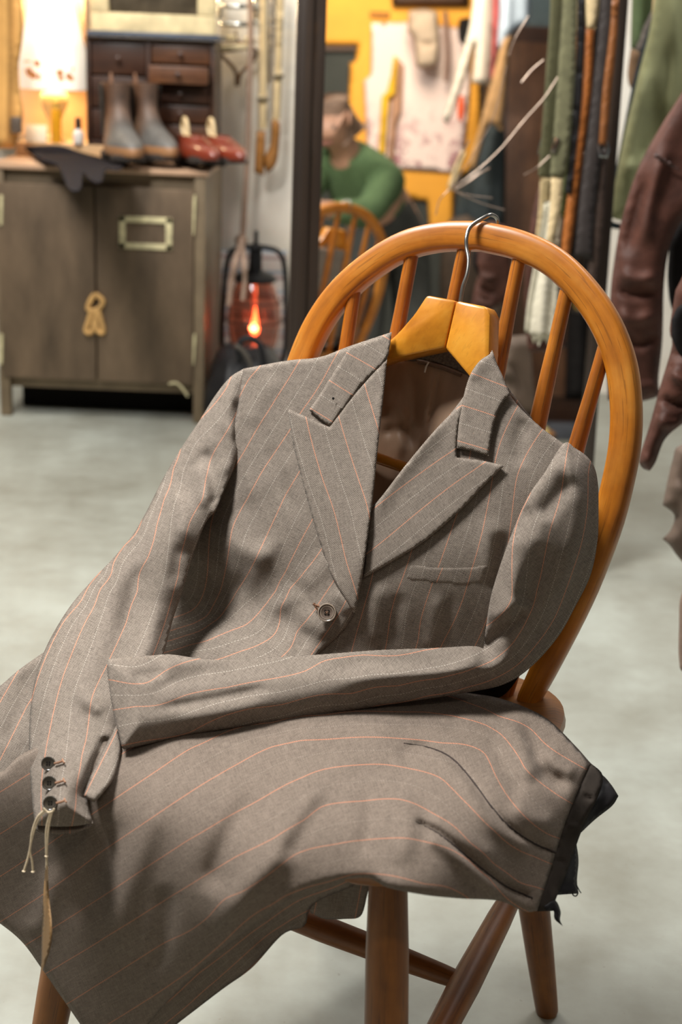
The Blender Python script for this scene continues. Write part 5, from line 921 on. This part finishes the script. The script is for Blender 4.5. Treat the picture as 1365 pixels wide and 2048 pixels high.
rsheet('white_shirt', 'white shirt sleeve hanging beside the pink poster', 'shirt', [(955, -80, 1), (990, -80, 1), (988, 60), (982, 172, 1), (944, 166, 1), (950, 90), (930, 160), (908, 220), (896, 250, 1), (886, 240, 1), (912, 150), (940, 50)], GY, mat('off_white_cotton', S(220, 208, 192), .9, 0, .06, 14), .03, .02, 14, 7, [(.02, 6, [(970, -60), (966, 60), (962, 165)], 0)])
rsheet('red_scarf', 'red and pink scarf hanging beside the white shirt', 'scarf', [(988, -80, 1), (1001, -80, 1), (1000, 40), (993, 110), (992, 165, 1), (983, 160, 1), (986, 60)], GY+.02, mat('dusty_red', S(176, 84, 84), .9, 0, .3, 30), .012, .01, 6, 5)
rsheet('blue_shirt', 'light blue shirt hanging at the top of the mirror', 'shirt', [(1001, -80, 1), (1064, -80, 1), (1060, 45, 1), (1034, 58), (1018, 80), (1004, 104, 1), (996, 90), (1000, 20)], GY+.03, mat('light_blue_cotton', S(176, 190, 206), .9, 0, .08, 14), .03, .02, 14, 7, [(.02, 6, [(1020, -60), (1016, 60)], 0)])
rsheet('tan_garment', 'tan cloth hanging below the white and red garments', 'garment', [(984, 160, 1), (1006, 80, 1), (1022, 70, 1), (1012, 190), (1004, 262, 1), (978, 250), (962, 300), (952, 338, 1), (938, 330), (960, 250)], GY+.10, mat('tan_cotton', S(176, 136, 92), .9, 0, .2, 14), .02, .02, 10, 7)
rsheet('cream_stick', 'cream strap lying across below the orange tag', 'strap', [(926, 300, 1), (934, 306, 1), (912, 372, 1), (898, 384, 1), (896, 372, 1), (910, 330)], GY+.05, CREAMST, .012, .01, 5, 5)
rsheet('dark_coat', 'dark teal coat hanging under the shirts in the mirror', 'coat', [(968, 262, 1), (1004, 212, 1), (1012, 300), (1010, 470, 1), (1012, 660, 1), (910, 660, 1), (914, 470), (906, 440), (930, 370), (950, 300)], GY-.10, mat('teal_black_wool', S(56, 62, 64), .9, 0, .25, 12, 0, None, 0, 0, .12), .05, .04, 30, 9, [(.03, 10, [(985, 260), (975, 400), (965, 640)], 0), (-.02, 8, [(950, 330), (940, 440), (935, 640)], 0)])
rsheet('brown_coat', 'dull brown coat hanging low behind the chair in the mirror', 'coat', [(884, 470, 1), (900, 440), (935, 430, 1), (985, 470), (1008, 560), (1012, 700, 1), (900, 720, 1), (880, 600)], GY+.06, mat('brown_suede_coat', S(86, 70, 58), .8, 0, .25, 12), .05, .04, 30, 9, [(.03, 9, [(930, 460), (935, 560), (925, 700)], 0), (-.02, 8, [(960, 480), (972, 600)])])
# wardrobe with glazed top
wa = mir(1013, 60, -1.45); wb = mir(1245, 60, -1.45); wd = empty('wardrobe', ((wa[0]+wb[0])/2, -1.7, 0), 'dark brown wooden wardrobe reflected right of the cracks', 'wardrobe')
bm = bmesh.new(); wz = float(mir(1070, 52, -1.45)[2]); add_box(bm, ((wa[0]+wb[0])/2, -1.70, wz/2), (wb[0]-wa[0], .50, wz), None, .008); link('carcass', bm, DKW, wd)
for q in (0, 1):
    xw = wa[0]+(wb[0]-wa[0])*(.26+.48*q); bm = bmesh.new(); add_box(bm, (xw, -1.442, wz*.53), ((wb[0]-wa[0])*.44, .02, wz*.86), None, .006); d_ = link('door', bm, wood('wardrobe_door' , S(78, 50, 34), S(108, 74, 52), S(128, 90, 64), .45, .1, False, (40, 40, 4)), wd)
    bm = bmesh.new(); add_lathe(bm, [(0, 0), (.008, 0), (.010, .012), (.014, .022), (0, .03)], (xw+(.10 if q == 0 else -.10), -1.432, wz*.52), (1, 0, 0), (0, 0, -1), (0, 1, 0), 14); link('knob', bm, STEEL, d_)
bm = bmesh.new(); add_box(bm, ((wa[0]+wb[0])/2, -1.68, wz+.16), ((wb[0]-wa[0])*.96, .30, .318), None, .006); tag(link('glass_case', bm, mat('bluish_glass_case', S(74, 86, 92), .15, 0, .5, 5), None), 'bluish glass case standing on top of the wardrobe', 'case')
fz_ = lambda x, y, Y: (float(mir(x, y, Y)[0]), Y, .0)
for (x_, Y, rz, lab, mm) in ((1006, -.95, 1.3, 'worn brown shoe on the floor reflected behind the collar', TANL), (1040, -1.05, 1.1, 'worn brown shoe beside another reflected low in the mirror', TANL)):
    footwear('old_shoe', lab, 'shoe', fz_(x_, 800, Y), rz, .27, .09, shoe_rings, mm, BOOTS, .02, 'old shoes on the floor behind')
bm = bmesh.new(); p = mir(1140, 812, -1.25); add_box(bm, (p[0], -1.25, .04), (.26, .22, .079), None, .006); tag(link('shoe_box', bm, mat('slate_box', S(72, 74, 82), .6), None), 'slate grey box on the floor reflected between the spindles', 'box')
bm = bmesh.new(); p = mir(1074, 790, -.45); add_box(bm, (p[0], -.45, .055), (.10, .10, .109), None, .01); tag(link('cream_box', bm, mat('cream_box', S(210, 186, 120), .6), None), 'small cream box on the floor reflected beside the slate box', 'box')
rsheet('black_coat', 'long black coat hanging in front of the wardrobe', 'coat', [(1142, 330, 1), (1200, 330, 1), (1206, 560), (1206, 800, 1), (1130, 800, 1), (1136, 560)], -1.25, BLKC, .05, .04, 26, 10, [(.03, 9, [(1165, 340), (1160, 790)], 0), (-.03, 8, [(1185, 340), (1182, 790)], 0)])
bm = bmesh.new(); a = mir(1125, 322, -1.27); b_ = mir(1225, 322, -1.27); b_[2] = a[2]; add_sweep(bm, [a, b_], .010, 10); tag(link('low_rail', bm, STEEL, None), 'low steel rail holding the long black coat', 'rail')

# ------------------------------------------------------------------ the person bending behind the viewpoint, seen in the mirror
def skin(name, verts, edges, m, parent, sub=2, root=0):
    me = bpy.data.meshes.new(name); me.from_pydata([tuple(v[:3]) for v in verts], edges, []); me.materials.append(m)
    o = bpy.data.objects.new(name, me); COL.objects.link(o)
    sk = o.modifiers.new('skin', 'SKIN'); sk.use_smooth_shade = True
    for i, v in enumerate(verts):
        r = v[3]; me.skin_vertices[0].data[i].radius = (r, r) if not hasattr(r, '__len__') else r
        me.skin_vertices[0].data[i].use_root = (i == root)
    s = o.modifiers.new('sub', 'SUBSURF'); s.levels = sub; s.render_levels = sub
    o.parent = parent; return o
per = empty('person', (-.055, 0, 0), 'person in green sweater and dark trousers bending forward, seen in the mirror', 'person')
SKIN = mat('skin', S(196, 148, 120), .55, 0, .06, 20); HAIR = mat('brown_hair', S(128, 100, 80), .7, 0, .3, 60); SWEAT = mat('green_wool', S(86, 108, 70), .95, 0, .15, 40); TROU = mat('dark_teal_denim', S(66, 66, 62), .9, 0, .2, 30)
HD = Vector((.300, -.26, 1.345)); CH = Vector((.43, -.42, 1.17)); PV = Vector((.60, -.62, .97))
V = [(PV.x, PV.y, PV.z, .13), (.52, -.53, 1.07, .13), (CH.x, CH.y, CH.z, .14), (.375, -.35, 1.245, .07), (.345, -.31, 1.285, .052), (.318, -.275, 1.325, .078), (HD.x-.01, HD.y+.02, HD.z+.02, .082), (.285, -.215, 1.315, .060), (.276, -.188, 1.322, .022),
     (.30, -.50, 1.20, .070), (.19, -.40, 1.05, .050), (.08, -.24, 1.01, .036), (.06, -.20, 1.005, .032), (.045, -.165, 1.0, .034),
     (.55, -.36, 1.12, .070), (.46, -.24, .98, .050), (.27, -.17, .99, .036), (.235, -.165, .995, .032), (.20, -.155, 1.0, .034),
     (.52, -.60, .90, .10), (.50, -.52, .50, .062), (.50, -.62, .10, .045), (.50, -.58, .04, .042), (.49, -.44, .035, .034),
     (.70, -.66, .90, .10), (.72, -.58, .50, .062), (.73, -.70, .10, .045), (.73, -.66, .04, .042), (.74, -.52, .035, .034)]
Ed = [(0, 1), (1, 2), (2, 3), (3, 4), (4, 5), (5, 6), (5, 7), (7, 8), (2, 9), (9, 10), (10, 11), (11, 12), (12, 13), (2, 14), (14, 15), (15, 16), (16, 17), (17, 18), (0, 19), (19, 20), (20, 21), (21, 22), (22, 23), (0, 24), (24, 25), (25, 26), (26, 27), (27, 28)]
for base, sgn in ((13, 1), (18, -1)):
    bx_, by_, bz_ = V[base][:3]
    for k, (l1, l2) in enumerate(((.040, .030), (.046, .034), (.043, .032), (.034, .025))):
        oz = .030-.019*k; d1 = Vector((-.35*sgn if sgn > 0 else -.35, .9, 0)).normalized(); p1 = Vector((bx_, by_, bz_+oz))+d1*.022; p2 = p1+d1*l1; p3 = p2+Vector((.25*sgn, .45, -.55)).normalized()*l2
        i = len(V); V += [(*p1, .0115), (*p2, .0095), (*p3, .0075)]; Ed += [(base, i), (i, i+1), (i+1, i+2)]
    i = len(V); V += [(bx_+.018*sgn, by_-.01, bz_+.032, .012), (bx_+.030*sgn, by_+.015, bz_+.052, .0095)]; Ed += [(base, i), (i, i+1)]
skin('body', V, Ed, SKIN, per)
skin('sweater', [(PV.x-.02, PV.y+.03, PV.z+.04, .150), (.52, -.53, 1.07, .152), (CH.x, CH.y, CH.z, .165), (.372, -.345, 1.25, .076), (.30, -.50, 1.20, .092), (.19, -.40, 1.05, .068), (.10, -.265, 1.015, .050), (.55, -.36, 1.12, .092), (.46, -.24, .98, .068), (.29, -.175, .988, .050)], [(0, 1), (1, 2), (2, 3), (2, 4), (4, 5), (5, 6), (2, 7), (7, 8), (8, 9)], SWEAT, per)
skin('trousers', [(PV.x, PV.y, PV.z, .158), (.545, -.555, 1.045, .148), (.52, -.60, .88, .118), (.50, -.52, .50, .082), (.50, -.62, .09, .070), (.70, -.66, .88, .118), (.72, -.58, .50, .082), (.73, -.70, .09, .070)], [(0, 1), (0, 2), (2, 3), (3, 4), (0, 5), (5, 6), (6, 7)], TROU, per)
skin('hair', [(.322, -.300, 1.365, .082), (.312, -.255, 1.390, .084), (.298, -.210, 1.376, .070), (.345, -.318, 1.325, .066), (.315, -.268, 1.425, .050), (.30, -.235, 1.415, .040)], [(0, 1), (1, 2), (0, 3), (1, 4), (4, 5)], HAIR, per, 3)
fwd = Vector((-.25, .70, -.66)).normalized(); side = fwd.cross(Vector((0, 0, 1))).normalized()
FC = Vector((.290, -.225, 1.335))
for s_ in (-1, 1):
    bm = bmesh.new(); bmesh.ops.create_uvsphere(bm, u_segments=14, v_segments=10, radius=.009, matrix=Matrix.Translation(FC+side*.030*s_+fwd*.046+Vector((0, 0, .012)))); link('eye', bm, mat('eye_white', S(120, 104, 94), .2, 0, .02, 10), None).parent = per
    bm = bmesh.new(); bmesh.ops.create_uvsphere(bm, u_segments=14, v_segments=10, radius=.5, matrix=Matrix.Translation(FC+side*.079*s_-fwd*.035) @ Matrix.Diagonal((.018, .04, .06, 1))); link('ear', bm, SKIN, None).parent = per
bm = bmesh.new(); add_sweep(bm, spline([FC+side*k*.024+fwd*(.058-.010*abs(k))+Vector((0, 0, -.046)) for k in (-1, -.5, 0, .5, 1)], 3), .005, 8); link('mouth', bm, mat('lips', S(160, 96, 86), .5), None).parent = per
for x_, y_, sx in ((.495, -.50, 0), (.735, -.58, 0)):
    bm = bmesh.new(); add_sweep(bm, [(x_, y_-.14, .045), (x_, y_-.06, .05), (x_, y_+.06, .046), (x_, y_+.13, .034)], [.044, .046, .046, .034], 14); link('shoe', bm, BLKL, None).parent = per
